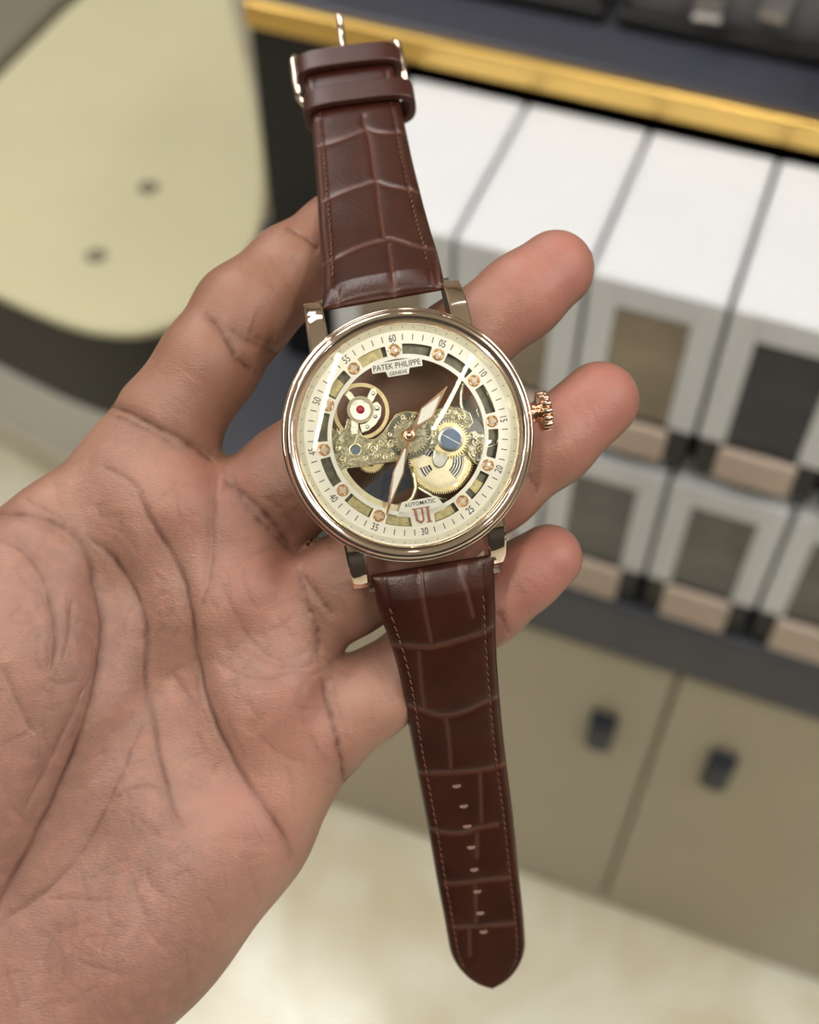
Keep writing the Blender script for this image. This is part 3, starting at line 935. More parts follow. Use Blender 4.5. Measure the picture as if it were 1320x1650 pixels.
# plaques and lettering
px_, py_ = K(630.5, 588)
plq = MB()
plq.prism([(-4.25, 10.95), (-4.25, 12.55), (4.25, 12.55), (4.25, 10.95), (2.0, 10.95), (1.75, 10.0), (-1.75, 10.0), (-2.0, 10.95)], -0.25, 0.12)
bevel(plq.build('name_plaque', M['dial_white'], dial, S), 0.0001)
o = mesh_obj('lettering', text_mesh('PATEK PHILIPPE', 1.35, squeeze=0.80, bold=0.004), M['ink'], dial); o.location = (0, 11.75*S, 0.15*S)
w_ = max(v.co.x for v in o.data.vertices) * 2 / S
for v in o.data.vertices: v.co.x *= 7.9 / w_
o = mesh_obj('lettering', text_mesh('GENEVE', 0.82, bold=0.004), M['ink'], dial); o.location = (0, 10.5*S, 0.15*S)
w_ = max(v.co.x for v in o.data.vertices) * 2 / S
for v in o.data.vertices: v.co.x *= 3.0 / w_
aq = MB()
aq.prism([(-4.3, -13.0), (-2.95, -10.75), (2.95, -10.75), (4.3, -13.0), (2.0, -13.5), (2.0, -15.3), (-2.0, -15.3), (-2.0, -13.5)], -0.25, 0.1)
bevel(aq.build('automatic_plaque', M['dial_white'], dial, S), 0.0001)
o = mesh_obj('lettering', text_mesh('AUTOMATIC', 0.95, bold=0.004), M['ink'], dial); o.location = (0, -11.4*S, 0.13*S)
w_ = max(v.co.x for v in o.data.vertices) * 2 / S
for v in o.data.vertices: v.co.x *= 5.3 / w_
# roman six with serifs
vi = MB()
def bar(p, q, w):
    p, q = np.array(p, float), np.array(q, float); d = (q - p) / np.linalg.norm(q - p); n2 = np.array([-d[1], d[0]]) * w / 2
    vi.prism([tuple(p + n2), tuple(p - n2), tuple(q - n2), tuple(q + n2)], 0.1, 0.32)
yb, yt = -14.75, -12.25
bar((-1.05, yt), (-0.95, yb + 0.5), 0.42); bar((-0.98, yb + 0.6), (-0.3, yb + 0.05), 0.36); bar((-0.3, yb + 0.05), (0.12, yb + 0.5), 0.3); bar((0.12, yb + 0.4), (0.12, yt), 0.30)
bar((1.05, yb), (1.05, yt), 0.46); bar((-1.5, yt), (0.45, yt), 0.18); bar((0.55, yt), (1.5, yt), 0.18); bar((0.55, yb), (1.5, yb), 0.18)
vi.build('roman_six', mat('rose numeral', (0.52, 0.25, 0.18, 1), 0.25, 0.7), dial, S)

# gem hour markers
gs = MB()
for k in range(4):
    a = math.pi / 4 + k * math.pi / 2
    gs.lathe([(0, 0.42), (0.2, 0.36), (0.3, 0.1), (0.3, -0.1)], 8, c=(0.62 * math.cos(a), 0.62 * math.sin(a), 0))
gs.lathe([(0.62, -0.1), (0.85, -0.1), (0.85, 0.16), (0.62, 0.2)], 20, True)
gem = MB()
v = [(0, 0, 0.36)] + [(0.30*math.cos(a), 0.30*math.sin(a), 0.34) for a in np.arange(8)*math.pi/4] + [(0.62*math.cos(a), 0.62*math.sin(a), 0.12) for a in (np.arange(8)+0.5)*math.pi/4]
f = [(0, 1+i, 1+(i+1) % 8) for i in range(8)] + [(1+i, 9+i, 1+(i+1) % 8) for i in range(8)] + [(1+(i+1) % 8, 9+i, 9+(i+1) % 8) for i in range(8)]
gem.add(v, f)
first = None
for k in range(12):
    if k == 6: continue
    a = math.radians(30 * k); r = 14.25 * S
    loc = (r * math.sin(a), r * math.cos(a), 0); rot = (0, 0, -a)
    if first is None:
        g0 = gs.build('gem_marker', M['rose'], dial, S * 1.2, smooth=True); g1 = gem.build('gem', M['gem'], g0, S * 1.2)
        g0.location = loc; g0.rotation_euler = rot; first = (g0, g1)
        # the twelve o'clock marker carries four points
        pt = MB()
        for q in range(4):
            aa = q * math.pi / 2
            pt.prism([(0.75*math.cos(aa-0.35), 0.75*math.sin(aa-0.35)), (1.3*math.cos(aa), 1.3*math.sin(aa)), (0.75*math.cos(aa+0.35), 0.75*math.sin(aa+0.35))], 0, 0.2)
        pt.build('marker_points', M['rose'], g0, S)
    else:
        g = share('gem_marker', first[0], dial, loc, rot); share('gem', first[1], g)

# movement
mov = empty('movement', watch)
def KP(pts, z=0.0): return [K(x, y, z) for x, y in pts]
def K3(pts, z): return [K(x, y, z) + (z,) for x, y in pts]
PXMM = 1 / 9.69
ring = MB(); ring.sector(13.3, 17.6, 0, 360, -2.4, -1.4, 140)
ring.build('movement_ring', M['gunmetal'], mov, S, autosmooth=30)
gr_ = MB(); gr_.sector(11.75, 13.5, 196, 252, -2.2, -1.2)
gr_.build('gilt_ring', M['gold_pale'], mov, S, autosmooth=30)
for a0, a1 in ((335, 352), (307, 318), (216, 232), (158, 172), (186, 204), (132, 140)):
    MB().sector(13.5, 15.1, a0, a1, -1.4, -0.9).build('gilt_segment', M['olive'], mov, S)
z1 = -1.3
main = [(534,690),(548,700),(556,692),(560,676),(572,676),(578,690),(583,702),(594,709),(606,707),(618,697),(630,680),(638,668),(652,663),(672,664),(682,672),(692,668),(706,660),(722,654),(744,659),(757,666),(762,680),(755,690),(744,686),(733,677),(718,673),(706,678),(699,690),(694,704),(682,718),(668,724),(652,730),(642,743),(626,744),(602,748),(576,752),(556,754),(543,746),(535,735)]
bevel(MB().prism(KP(main, z1), z1 - 0.8, z1).build('bridge', M['champagne'], mov, S), 0.00012, 2)
sc_ = MB()
sc_.tube(K3(main + [main[0]], z1 + 0.02), 0.10, 5, cap=False)
def spiral(cx, cy, r, turns=1.6, a0=0.0, sgn=1, rad=0.17, z=None):
    z = z1 + 0.05 if z is None else z
    n = 22
    sc_.tube(K3([(cx + r*(1-0.8*i/n)*math.cos(a0 + sgn*turns*2*math.pi*i/n), cy + r*(1-0.8*i/n)*math.sin(a0 + sgn*turns*2*math.pi*i/n)) for i in range(n+1)], z), rad, 5)
for a in ((570,692,6,1.4,0.5,1),(602,722,9,1.7,2.6,1),(606,735,8,1.5,0.2,-1),(590,738,5,1.4,1,1),(630,713,6,1.6,3,-1),(614,713,5,1.3,0,1),(640,690,5,1.5,1,1),(628,700,4,1.4,2,-1),
          (650,672,5,1.4,0,1),(666,670,4,1.4,3,-1),(684,682,6,1.6,1,1),(722,664,5,1.5,0,-1),(708,667,4,1.5,2,1),(745,671,7,1.7,2,1),(734,664,4,1.3,0,1),(620,737,4,1.3,1,-1),(632,733,4,1.3,4,1),(545,722,6,1.5,4,1),(552,740,6,1.5,2,-1),(668,712,5,1.5,2,1)):
    spiral(*a)
sc_.tube(K3([(566,728),(571,716),(575,705),(577,694),(575,684),(568,682),(565,690)], z1+0.05), 0.12, 5)
sc_.tube(K3([(586,722),(594,715),(606,714),(618,719),(630,721),(640,716),(646,708)], z1+0.05), 0.13, 5)
sc_.tube(K3([(540,727),(552,722),(558,712)], z1+0.05), 0.16, 5)
tag(sc_.build('bridge_scrollwork', M['champ_line'], mov, S, smooth=True), kind='stuff')
# balance
bx0, by0 = K(582, 662.5, -2.2)
MB().lathe([(4.05, -2.5), (4.7, -2.5), (4.7, -1.9), (4.05, -1.9)], 72, True, c=(bx0, by0, 0)).build('balance_wheel', M['gold'], mov, S, autosmooth=40)
MB().lathe([(4.15, -3.6), (4.35, -3.6), (4.35, -3.3), (4.15, -3.3)], 60, True, c=(bx0, by0, 0)).build('lower_rim', M['gunmetal'], mov, S, autosmooth=40)
sp_ = MB()
sp_.tube([(bx0 + (0.8 + 2.2*i/90) * math.cos(i*0.28), by0 + (0.8 + 2.2*i/90) * math.sin(i*0.28), -2.6) for i in range(91)], 0.05, 4)
sp_.build('hairspring', M['gunmetal'], mov, S)
z2 = -1.1
arm = MB()
arm.prism(KP([(555,636),(561,629),(567,633),(576,647),(570,653)], z2), z2-0.6, z2)
arm.prism(KP([(589,647),(597,628),(604,624),(609,632),(603,644),(596,652)], z2), z2-0.6, z2)
arm.prism(KP([(600,650),(608,647),(615,655),(614,670),(606,684),(594,694),(583,698),(580,684),(590,682),(598,672),(600,660)], z2), z2-0.6, z2)
arm.prism(KP([(566,674),(578,680),(577,700),(566,700)], z2), z2-0.6, z2)
bevel(arm.build('balance_cock', M['champ_mid'], mov, S), 0.0001)
jx, jy = K(581, 660, z2)
MB().lathe([(1.75, z2-0.6), (2.25, z2-0.6), (2.25, z2+0.1), (1.75, z2+0.1)], 40, True, c=(jx, jy, 0)).build('jewel_setting', M['champ_line'], mov, S, autosmooth=40)
MB().lathe([(0.7, z2-0.5), (1.7, z2-0.5), (1.7, z2-0.1), (0.7, z2-0.15)], 32, True, c=(jx, jy, 0)).build('jewel_plate', M['champ_mid'], mov, S, autosmooth=40)
MB().lathe([(0, z2+0.05), (0.45, z2), (0.72, z2-0.3), (0.72, z2-0.5)], 24, c=(jx, jy, 0)).build('jewel', M['ruby'], mov, S, smooth=True)
for (qx, qy, r) in ((601.5, 634, 0.38), (608, 658, 0.45), (605, 671, 0.35), (592, 688, 0.35)):
    x_, y_ = K(qx, qy, z2); MB().lathe([(0, z2+0.12), (r*0.7, z2+0.1), (r, z2), (r, z2-0.2)], 16, c=(x_, y_, 0)).build('screw', M['silver'], mov, S, smooth=True)
x_, y_ = K(573, 725, z1)
MB().lathe([(0.78, z1-0.3), (1.2, z1-0.3), (1.15, z1+0.2), (0.8, z1+0.15)], 28, True, c=(x_, y_, 0)).build('screw_collar', M['champ_line'], mov, S, smooth=True)
b_ = MB(); b_.lathe([(0, z1+0.1), (0.76, z1+0.1), (0.76, z1-0.2)], 24, c=(x_, y_, 0)); b_.build('blued_screw', M['blue_screw'], mov, S)
# gears
def gear_part(name, px, py, rpx, teeth, depth, rin, za, zb, m, spokes=0):
    x_, y_ = K(px, py, zb)
    g = MB(); g.gear(rpx * PXMM, teeth, depth, rin, za, zb, (x_, y_))
    for q in range(spokes):
        a = q * math.pi * 2 / spokes + 0.4
        c_, s_ = math.cos(a), math.sin(a); w = 0.22
        g.prism([(x_ - s_*w, y_ + c_*w), (x_ + s_*w, y_ - c_*w), (x_ + c_*rin*1.05 + s_*w, y_ + s_*rin*1.05 - c_*w), (x_ + c_*rin*1.05 - s_*w, y_ + s_*rin*1.05 + c_*w)], za, zb)
    return g.build(name, m, mov, S)
gear_part('centre_wheel', 660, 705, 37, 46, 0.35, 1.0, -2.6, -2.15, M['champagne'])
MB().lathe([(0, -1.22), (3.75, -1.22), (3.75, -1.6), (0, -1.6)], 48, c=K(660, 702, -1.2) + (0,)).build('wheel_backing', M['gunmetal'], mov, S, autosmooth=30)  # dark disc beneath the motion wheel so its teeth stand out
gear_part('motion_wheel', 661, 703, 31, 36, 0.5, 1.0, -1.2, -0.9, M['champagne'])
gear_part('third_wheel', 598, 740, 23, 40, 0.3, 1.2, -3.0, -2.6, M['gold'], 4)
gear_part('escape_wheel', 546, 702, 12, 12, 0.5, 0.3, -1.8, -1.5, M['gold_pale'])
gear_part('barrel', 711, 743, 54, 90, 0.42, 4.45, -2.9, -2.3, M['gold'], 0)
bx1, by1 = K(711, 743, -2.3)
br = MB()
# barrel cover: sectors with two cut windows
for r0, r1, a0, a1 in ((0.6, 2.0, 0, 360), (2.0, 4.5, 150, 235), (2.0, 4.5, 262, 300), (2.0, 4.5, 330, 20), (3.9, 4.5, 0, 360), (2.0, 4.5, 60, 85)):
    if a1 < a0: a1 += 360
    k0 = len(br.v)
    br.sector(r0, r1, a0, a1, -2.5, -2.2)
    for i in range(k0, len(br.v)): br.v[i] = (br.v[i][0] + bx1, br.v[i][1] + by1, br.v[i][2])
br.build('barrel_cover', M['gold_pale'], mov, S, autosmooth=30)
co_ = MB()
for r in (2.3, 2.75, 3.2, 3.65):
    co_.lathe([(r, -3.2), (r + 0.25, -3.2), (r + 0.25, -2.7), (r, -2.7)], 48, True, c=(bx1, by1, 0))
tag(co_.build('mainspring', M['silver'], mov, S, autosmooth=40), kind='stuff')
gear_part('ratchet_wheel', 724, 708, 32, 40, 0.5, 1.2, -1.9, -1.5, M['gold'])
gear_part('crown_wheel', 762, 722, 20, 22, 0.6, 0.6, -2.3, -1.7, M['champagne'])
x_, y_ = K(726.5, 707.5, -1.0)
MB().lathe([(0, -1.3), (2.15, -1.3), (2.15, -1.0), (1.75, -0.92), (1.75, -1.0), (0, -1.0)], 40, c=(x_, y_, 0)).build('screw_rim', M['silver'], mov, S, autosmooth=30)
scr = MB().lathe([(0, -0.85), (1.62, -0.85), (1.7, -0.95), (1.7, -1.05)], 40, c=(x_, y_, 0)).build('large_blued_screw', M['blue_screw'], mov, S, autosmooth=30)
sl_ = MB()
a = math.radians(-48 + 9.6)
c_, s_ = math.cos(a), math.sin(a)
sl_.prism([(x_ + 1.62*c_ - 0.07*s_, y_ + 1.62*s_ + 0.07*c_), (x_ + 1.62*c_ + 0.07*s_, y_ + 1.62*s_ - 0.07*c_), (x_ - 1.62*c_ + 0.07*s_, y_ - 1.62*s_ - 0.07*c_), (x_ - 1.62*c_ - 0.07*s_, y_ - 1.62*s_ + 0.07*c_)], -0.86, -0.82)
sl_.build('screw_slot', M['silver'], mov, S)
bevel(MB().prism(KP([(700,722),(712,726),(724,728),(722,740),(716,752),(708,755),(700,750),(697,738)], -1.5), -2.0, -1.5).build('click_lever', M['silver'], mov, S), 0.0002, 3)
bevel(MB().prism(KP([(690,690),(700,684),(708,694),(706,712),(700,724),(690,722),(686,712),(684,700)], -1.45), -1.9, -1.45).build('click_plate', M['champagne'], mov, S), 0.0001)
cv = MB()
cv.tube(K3([(662,752),(668,770),(670,786),(665,802),(655,811),(640,816),(626,818)], -1.9), 0.42, 8)
cv.tube(K3([(668,780),(680,790),(700,802),(720,806)], -2.6), 0.4, 8)
cv.build('plate_arm', M['gold_pale'], mov, S, smooth=True)
cv = MB()
cv.tube(K3([(754,612),(746,620),(743,634),(742,650),(746,664),(756,674)], -1.6), 0.32, 8)
cv.tube(K3([(738,668),(744,654),(742,640)], -1.6), 0.25, 8)
cv.build('plate_rib', M['champ_mid'], mov, S, smooth=True)
cv = MB()
cv.tube(K3([(770,655),(768,662),(774,678),(782,696)], -1.2), 0.14, 6)
cv.tube(K3([(758,698),(766,706),(776,716),(788,720),(800,716),(804,705),(803,690)], -1.2), 0.16, 6)
cv.tube(K3([(780,623),(786,636),(792,648),(800,664)], -1.2), 0.14, 6)
cv.tube(K3([(752,722),(758,736),(766,746),(778,750)], -1.4), 0.18, 6)
cv.build('wire_spring', M['champ_line'], mov, S, smooth=True)
bevel(MB().prism(KP([(752,700),(764,694),(782,700),(792,716),(790,736),(776,745),(764,742),(757,730),(750,716)], -1.9), -2.6, -1.9).build('keyless_plate', M['champ_mid'], mov, S), 0.0001)
sc2 = MB(); sc_ = sc2
for a in ((766,712,6,1.5,0,1),(774,724,7,1.6,2,-1),(764,730,5,1.5,1,1),(780,736,5,1.5,3,1),(700,700,5,1.4,1,1),(694,712,4,1.4,2,-1)): spiral(*a, z=-1.42)
tag(sc2.build('plate_scrollwork', M['champ_line'], mov, S, smooth=True), kind='stuff')
bevel(MB().prism(KP([(536,700),(550,694),(560,700),(558,714),(548,724),(537,722)], -2.4), -3.0, -2.4).build('pallet_plate', M['gold_pale'], mov, S), 0.0001)
pl2 = MB().prism(KP([(534,735),(552,752),(560,756),(556,764),(546,764),(536,752)], -2.4), -3.0, -2.4).build('corner_plate', M['champ_mid'], mov, S)

# hands
def watch_hand(name, ang, L, wmax, base, tail, z):
    e = empty(name, watch)
    e.rotation_euler = (0, 0, -math.radians(ang)); e.location = (0, 0, z * S)
    tip = L
    out = [(-0.28, base), (-0.33, base + 0.6), (-wmax, base + (L - base) * 0.42), (-0.10, L - 0.15), (0.0, tip), (0.10, L - 0.15), (wmax, base + (L - base) * 0.42), (0.33, base + 0.6), (0.28, base)]
    fr = MB(); inn = []
    cc = np.array([0, base + (L - base) * 0.42])
    lum = [(-0.12, base + 1.5), (-wmax + 0.22, cc[1]), (0, L - 1.9), (wmax - 0.22, cc[1]), (0.12, base + 1.5)]
    fr.prism(out, 0, 0.16)
    bevel(fr.build('hand_frame', M['rose'], e, S), 0.00005)
    MB().prism(lum, 0.15, 0.24).build('lume_inlay', M['lume'], e, S)
    return e
watch_hand('hour_hand', 47.9, 10.4, 1.25, 0.8, 0, 0.45)
watch_hand('minute_hand', 205.8, 13.8, 0.9, 0.8, 0, 0.75)
MB().lathe([(0, 1.35), (0.5, 1.3), (0.62, 1.15), (0.7, 1.2), (0.95, 1.15), (1.15, 0.95), (1.2, 0.4), (0.5, -2.0), (0, -2.0)], 40).build('hand_cap', M['rose'], watch, S, smooth=True)

# ------------------------------------------------------------------ straps
def catmull(P, n):
    P = np.array(P, float)
    Q = np.vstack([2*P[0]-P[1], P, 2*P[-1]-P[-2]])
    out = []
    m_ = len(P) - 1
    for k in range(n + 1):
        t = k / n * m_; i = min(int(t), m_ - 1); t -= i
        a, b, c, d = Q[i], Q[i+1], Q[i+2], Q[i+3]
        out.append(0.5 * (2*b + (c-a)*t + (2*a-5*b+4*c-d)*t*t + (-a+3*b-3*c+d)*t**3))
    return np.array(out)

def strap_frames(rows, n):
    """rows: (left px, left py, right px, right py, z) -> centre, half width, width axis, normal (camera mm)"""
    L = np.array([cpt(r[0], r[1], r[4]) for r in rows]); R = np.array([cpt(r[2], r[3], r[4]) for r in rows])
    L, R = catmull(L, n), catmull(R, n)
    # even out the spacing
    C_ = (L + R) / 2
    d = np.r_[0, np.cumsum(np.linalg.norm(np.diff(C_, axis=0), axis=1))]
    tt = np.linspace(0, d[-1], n + 1)
    L = np.stack([np.interp(tt, d, L[:, i]) for i in range(3)], 1); R = np.stack([np.interp(tt, d, R[:, i]) for i in range(3)], 1)
    C_ = (L + R) / 2; W = R - L; hw = np.linalg.norm(W, axis=1) / 2; W = W / (2 * hw[:, None])
    T = np.gradient(C_, axis=0); T /= np.linalg.norm(T, axis=1)[:, None]
    Nn = np.cross(W, T); Nn /= np.linalg.norm(Nn, axis=1)[:, None]
    Nn *= np.sign(-Nn[:, 2])[:, None]
    return C_, hw, W, T, Nn, d[-1]

def groove_field(P3, lines, wid):
    px = P3[:, 0] / P3[:, 2] * F + CX; py = P3[:, 1] / P3[:, 2] * F + CY
    out = np.zeros(len(P3))
    for pts in lines:
        A = np.array(pts, float)
        for _ in range(2):
            Q = [A[0]]
            for a, b in zip(A[:-1], A[1:]): Q += [0.75*a + 0.25*b, 0.25*a + 0.75*b]
            Q.append(A[-1]); A = np.array(Q)
        for a, b in zip(A[:-1], A[1:]):
            d = b - a
            t = np.clip(((px-a[0])*d[0] + (py-a[1])*d[1]) / (d @ d + 1e-9), 0, 1)
            ds = np.hypot(px-a[0]-t*d[0], py-a[1]-t*d[1]) * P3[:, 2] / F
            out = np.maximum(out, np.exp(-(ds / wid)**2))
    return out

def strap(name, rows, lines, tip=None, thick=2.0, pad=1.5, n=320, stitch=(0.05, 0.9), end_pad=True, holes=None):
    C_, hw, W, T, Nn, LEN = strap_frames(rows, n)
    nv = 72
    vv = np.linspace(-1, 1, nv + 1)
    # denser near the edges
    vv = np.sign(vv) * (1 - (1 - np.abs(vv))**1.25)
    tt = np.linspace(0, 1, n + 1)
    scale_w = np.ones(n + 1)
    if tip:
        x = np.clip((tt - (1 - tip)) / tip, 0, 1)
        scale_w = np.where(x > 0, (1 - x**2.1)**0.62 * (1 - 0.0 * x), 1.0)
        scale_w = np.maximum(scale_w, 0.03)
    ends = np.ones(n + 1)
    if end_pad:
        ends = np.clip(tt / 0.045, 0, 1)**0.5
    padk = pad * np.interp(tt, [0, 0.12, 0.5, 0.8, 1], [1.0, 0.85, 0.55, 0.35, 0.2])
    top = np.empty((n + 1, nv + 1, 3)); bot = np.empty_like(top)
    for j, v_ in enumerate(vv):
        prof = (1 - abs(v_)**3.2)
        edge = math.sqrt(max(0, 1 - max(0, (abs(v_) - 0.9) / 0.1)**2))
        hgt = padk * prof * ends + (thick * 0.5) * edge * (0.35 + 0.65 * ends)
        # shallow trench along the stitching
        st = math.exp(-((abs(v_) - 0.79) / 0.03)**2) * 0.14
        hgt = hgt - st
        top[:, j] = C_ + W * (hw * scale_w * v_)[:, None] + Nn * hgt[:, None]
        bot[:, j] = C_ + W * (hw * scale_w * v_)[:, None] - Nn * (thick * 0.5 * edge * (0.35 + 0.65*ends))[:, None]
    P3 = top.reshape(-1, 3)
    gf = groove_field(P3, lines, 0.30)
    wide = groove_field(P3, lines, 0.9)
    NN = np.repeat(Nn, nv + 1, axis=0)
    P3 = P3 - NN * (gf * 0.22 + wide * 0.12)[:, None]
    verts = np.vstack([P3, bot.reshape(-1, 3)])
    m_ = nv + 1; NB = (n + 1) * m_
    faces = []
    for i in range(n):
        for j in range(nv):
            a = i*m_ + j
            faces.append((a, a+1, a+m_+1, a+m_)); faces.append((NB+a, NB+a+m_, NB+a+m_+1, NB+a+1))
        a = i*m_; faces.append((a, a+m_, NB+a+m_, NB+a))
        a = i*m_ + nv; faces.append((a, NB+a, NB+a+m_, a+m_))
    for j in range(nv):
        a = j; faces.append((a, NB+a, NB+a+1, a+1))
        a = n*m_ + j; faces.append((a, a+1, NB+a+1, NB+a))
    loc = c2l(verts) * S
    o = obj(name, loc, faces, M['leather'], watch, smooth=True)
    bm = bmesh.new(); bm.from_mesh(o.data); bmesh.ops.recalc_face_normals(bm, faces=bm.faces); bm.to_mesh(o.data); bm.free()
    at = o.data.attributes.new('crease', 'FLOAT', 'POINT')
    at.data.foreach_set('value', np.r_[0.75 * gf, np.zeros(NB)].astype(np.float32))
    # stitching
    def surf(t, v_, lift=0.0):
        i = min(int(t * n), n); j = int(np.argmin(np.abs(vv - v_)))
        return verts[i*m_ + j] + Nn[i] * lift
    for sg in (-1, 1):
        b = MB()
        step = 1.75 / LEN; t = stitch[0]
        while t < stitch[1]:
            v_ = 0.79 * sg
            p, q = surf(t, v_ - 0.012, 0.10), surf(min(1, t + step * 0.62), v_ + 0.012, 0.10)
            mid = (p + q) / 2 + Nn[min(int(t*n), n)] * 0.07
            b.tube([c2l(p), c2l(mid), c2l(q)], 0.13, 5)
            t += step
        tag(b.build('stitching', M['thread'], o, S, smooth=True), kind='stuff')
    return o, (C_, hw, W, T, Nn, LEN, padk, thick)

k6 = 0.303
def c6(*p): return [(430 + k6*x, k6*y) for x, y in p]
top_rows = [(519, 499, 718, 464, 209.5), (518, 440, 705, 408, 218), (515, 380, 688, 351, 228), (509, 280, 664, 256, 242), (501, 190, 646, 168, 254), (488, 110, 632, 92, 262)]
top_lines = [c6((515,620),(520,680),(545,720),(562,840),(580,960),(590,1000),(600,1100),(625,1260)), c6((650,1300),(665,1400),(675,1500),(678,1640)),
    c6((240,780),(320,765),(430,725),(515,690)), c6((520,670),(550,695),(620,705),(730,700)),
    c6((280,1080),(350,1040),(450,1000),(570,960)), c6((580,960),(640,985),(740,1000),(830,1020)),
    c6((290,1400),(370,1370),(450,1325),(540,1290),(630,1270)), c6((630,1260),(700,1275),(790,1305),(900,1320)),
    c6((300,1090),(310,1250),(330,1400),(330,1520)), c6((270,640),(285,900),(300,1080)), c6((375,1540),(380,1640)), c6((905,1330),(915,1560))]
st_top, fr_top = strap('upper_strap', top_rows, top_lines, stitch=(0.09, 0.80), pad=1.9, thick=2.0)
k7 = 0.2727; k8 = 0.2545
def c7(*p): return [(540 + k7*x, 840 + k7*y) for x, y in p]
def c8(*p): return [(620 + k8*x, 1200 + k8*y) for x, y in p]
bot_rows = [(597, 928, 796, 894, 211.5), (612, 990, 798, 966, 214.5), (630, 1038, 799, 1020, 218), (646, 1099, 802, 1082, 222.5), (664, 1200, 811, 1187, 231), (687, 1320, 826, 1308, 240), (704, 1416, 836, 1407, 247), (718, 1490, 844, 1483, 252.5), (735, 1590, 850, 1580, 260)]
bot_lines = [c7((505,280),(515,400),(540,560),(575,720)), c7((745,260),(780,400),(820,560)), c7((280,740),(420,740),(520,750),(620,740),(740,705),(860,670),(950,625)),
    c7((500,780),(515,1000),(535,1120)), c7((440,1100),(520,1120),(600,1155),(680,1155),(780,1130),(890,1075),(980,1040)), c7((660,1170),(680,1290),(690,1460)),
    c8((190,190),(320,185),(420,180),(560,175),(690,150),(770,130)), c8((610,185),(620,500)), c8((280,540),(360,560),(460,570),(540,555),(600,530),(720,510)), c8((590,570),(590,720)),
    c8((380,890),(540,880),(650,860),(790,850)), c8((580,900),(585,1130)), c8((540,1160),(545,1340)), c8((440,1165),(700,1150),(820,1140))]
st_bot, fr_bot = strap('lower_strap', bot_rows, bot_lines, tip=0.115, stitch=(0.06, 0.93), pad=1.7, thick=2.1)
for fr_ in (fr_top, fr_bot):
    C_, hw, W, T, Nn, LEN, padk, thick = fr_
    i = 8
    MB().tube([c2l(C_[i] - W[i] * (hw[i] + 0.8)), c2l(C_[i] + W[i] * (hw[i] + 0.8))], 0.6, 10).build('spring_bar', M['silver'], watch, S, smooth=True)
# punched holes
hb = MB()
v = [(0, 0, 0.02)] + [(0.82*math.cos(a), 0.55*math.sin(a) - 0.1, 0.05) for a in np.linspace(math.pi*1.0, math.pi*2.0, 9)] + [(0.72, 0.22, 0.04), (-0.72, 0.22, 0.04)]
f = [(0, 1+i, 2+i) for i in range(10)] + [(0, 11, 1)]
hb.add(v, f)
h0 = None
C_, hw, W, T, Nn, LEN, padk, thick = fr_bot
pyc = C_[:, 1] / C_[:, 2] * F + CY
for (qx, qy) in c8((450,205),(495,335),(517,470),(543,605),(562,745),(582,885),(600,1020),(622,1140)):
    i = int(np.argmin(np.abs(pyc - qy)))
    pxc = C_[i, 0] / C_[i, 2] * F + CX
    off = (qx - pxc) / F * C_[i, 2]
    p = C_[i] + W[i] * off + Nn[i] * (padk[i] * (1 - abs(off/hw[i])**3.2) + thick * 0.5 + 0.02)
    R_ = Matrix([list(AX @ W[i]), list(AX @ (-T[i])), list(AX @ Nn[i])]).transposed()
    if h0 is None:
        h0 = hb.build('strap_hole', M['hole'], st_bot, S); o = h0
    else:
        o = share('strap_hole', h0, st_bot)
    o.matrix_local = Matrix.Translation(Vector(c2l(p) * S)) @ R_.to_4x4()

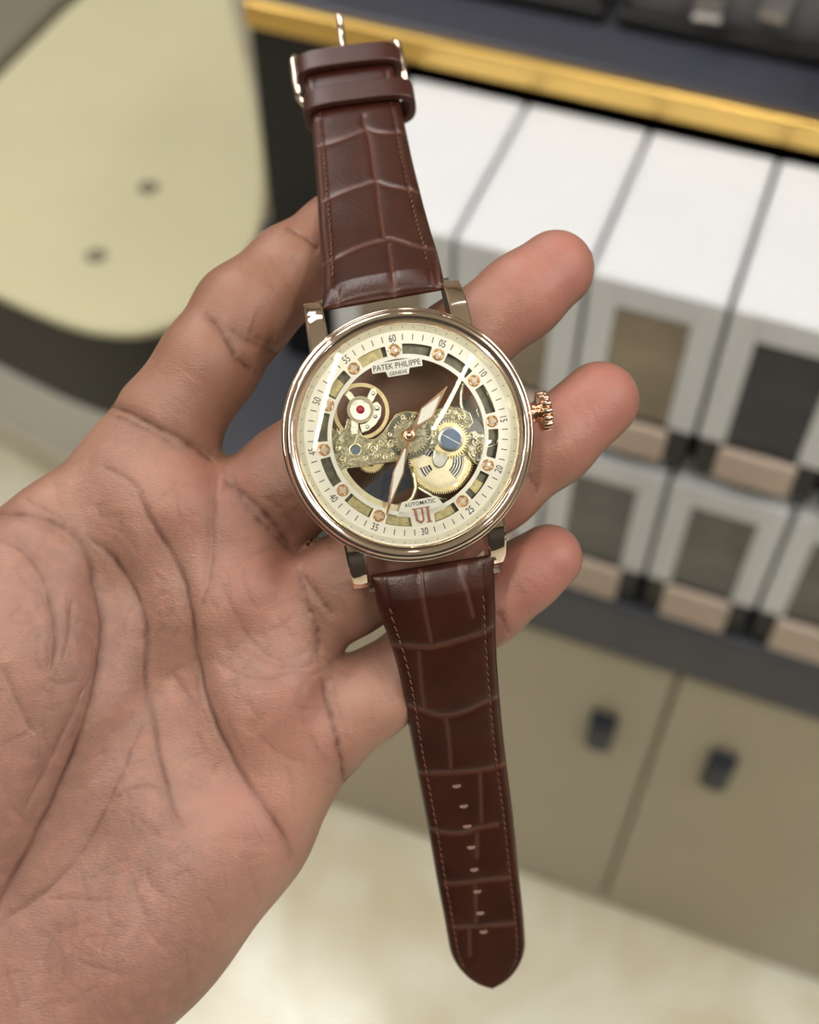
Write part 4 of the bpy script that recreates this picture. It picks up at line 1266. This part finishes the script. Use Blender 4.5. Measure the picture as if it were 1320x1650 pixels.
# keepers
def keeper(t0, width, hwx, hup, hdn, th, shift=0.0, twist=0.0, lift=0.0):
    C_, hw, W, T, Nn, LEN, padk, thick = fr_top
    i = int(t0 * (len(C_) - 1))
    c0, W0, T0, N0 = C_[i] + W[i]*shift + Nn[i]*lift, W[i], T[i], Nn[i]
    ct, stw = math.cos(twist), math.sin(twist)
    T1 = T0*ct + W0*stw; W1 = W0*ct - T0*stw
    b = MB(); v, f = [], []
    m_ = 72
    for k in range(m_):
        a = 2*math.pi*k/m_
        ca, sa = math.cos(a), math.sin(a)
        e = 0.5
        x = math.copysign(abs(ca)**e, ca); y = math.copysign(abs(sa)**(e*1.3), sa)
        for (s_, w_) in ((0, -1), (0, 1), (1, 1), (1, -1)):
            hx = hwx + (th if s_ else 0)
            hy = (hup if y > 0 else hdn) + (th if s_ else 0)
            v.append(c2l(c0 + W1*hx*x + N0*hy*y + T1*width/2*w_))
    for k in range(m_):
        k2 = (k+1) % m_
        for q in range(4):
            q2 = (q+1) % 4
            f.append((k*4+q, k*4+q2, k2*4+q2, k2*4+q))
    o = b.add(v, f).build('keeper', M['leather_plain'], watch, S, autosmooth=40)
    bevel(o, 0.0003, 2)
    return o
keeper(0.985, 5.6, 9.6, 1.9, 2.2, 1.5, shift=0.2)
keeper(0.835, 5.6, 10.0, 2.2, 3.4, 1.5, shift=0.9, twist=0.03)

# buckle
bk = empty('buckle', watch)
C_, hw, W, T, Nn, LEN, padk, thick = fr_top
e0, W0, T0, N0 = C_[-1], W[-1], T[-1], Nn[-1]
def fpt(w, t, n_): return c2l(e0 + W0*w + T0*t + N0*n_)
b = MB()
path = [fpt(-11.2, -7, -1.5), fpt(-11.4, -2, -0.8), fpt(-11.4, 2.5, 0.2), fpt(-10.6, 3.6, 0.4)]
b.tube(path, 0.75, 10)
path = [fpt(11.2, -7, -1.5), fpt(11.4, -2, -0.8), fpt(11.2, 3.4, 0.4), fpt(10.2, 4.4, 0.6)]
b.tube(path, 0.75, 10)
b.tube([fpt(-11.2, -7, -1.5), fpt(-10, -9, -2.6), fpt(0, -10, -3.4), fpt(10, -9, -2.6), fpt(11.2, -7, -1.5)], 0.8, 10)
b.build('buckle_frame', M['case_gold'], bk, S, smooth=True)
b = MB().tube([fpt(-11, 1.2, -0.4), fpt(11, 1.2, -0.4)], 0.6, 8).build('buckle_pin', M['case_gold'], bk, S, smooth=True)
tgp = [cpt(556, 100, 262), cpt(553, 75, 263.5), cpt(550, 50, 264.5), cpt(547, 30, 264.5), cpt(545, 22, 264)]
MB().tube([c2l(q) for q in tgp], [0.8, 0.8, 0.75, 0.7, 0.5], 10).build('tongue', M['case_gold'], bk, S, smooth=True)
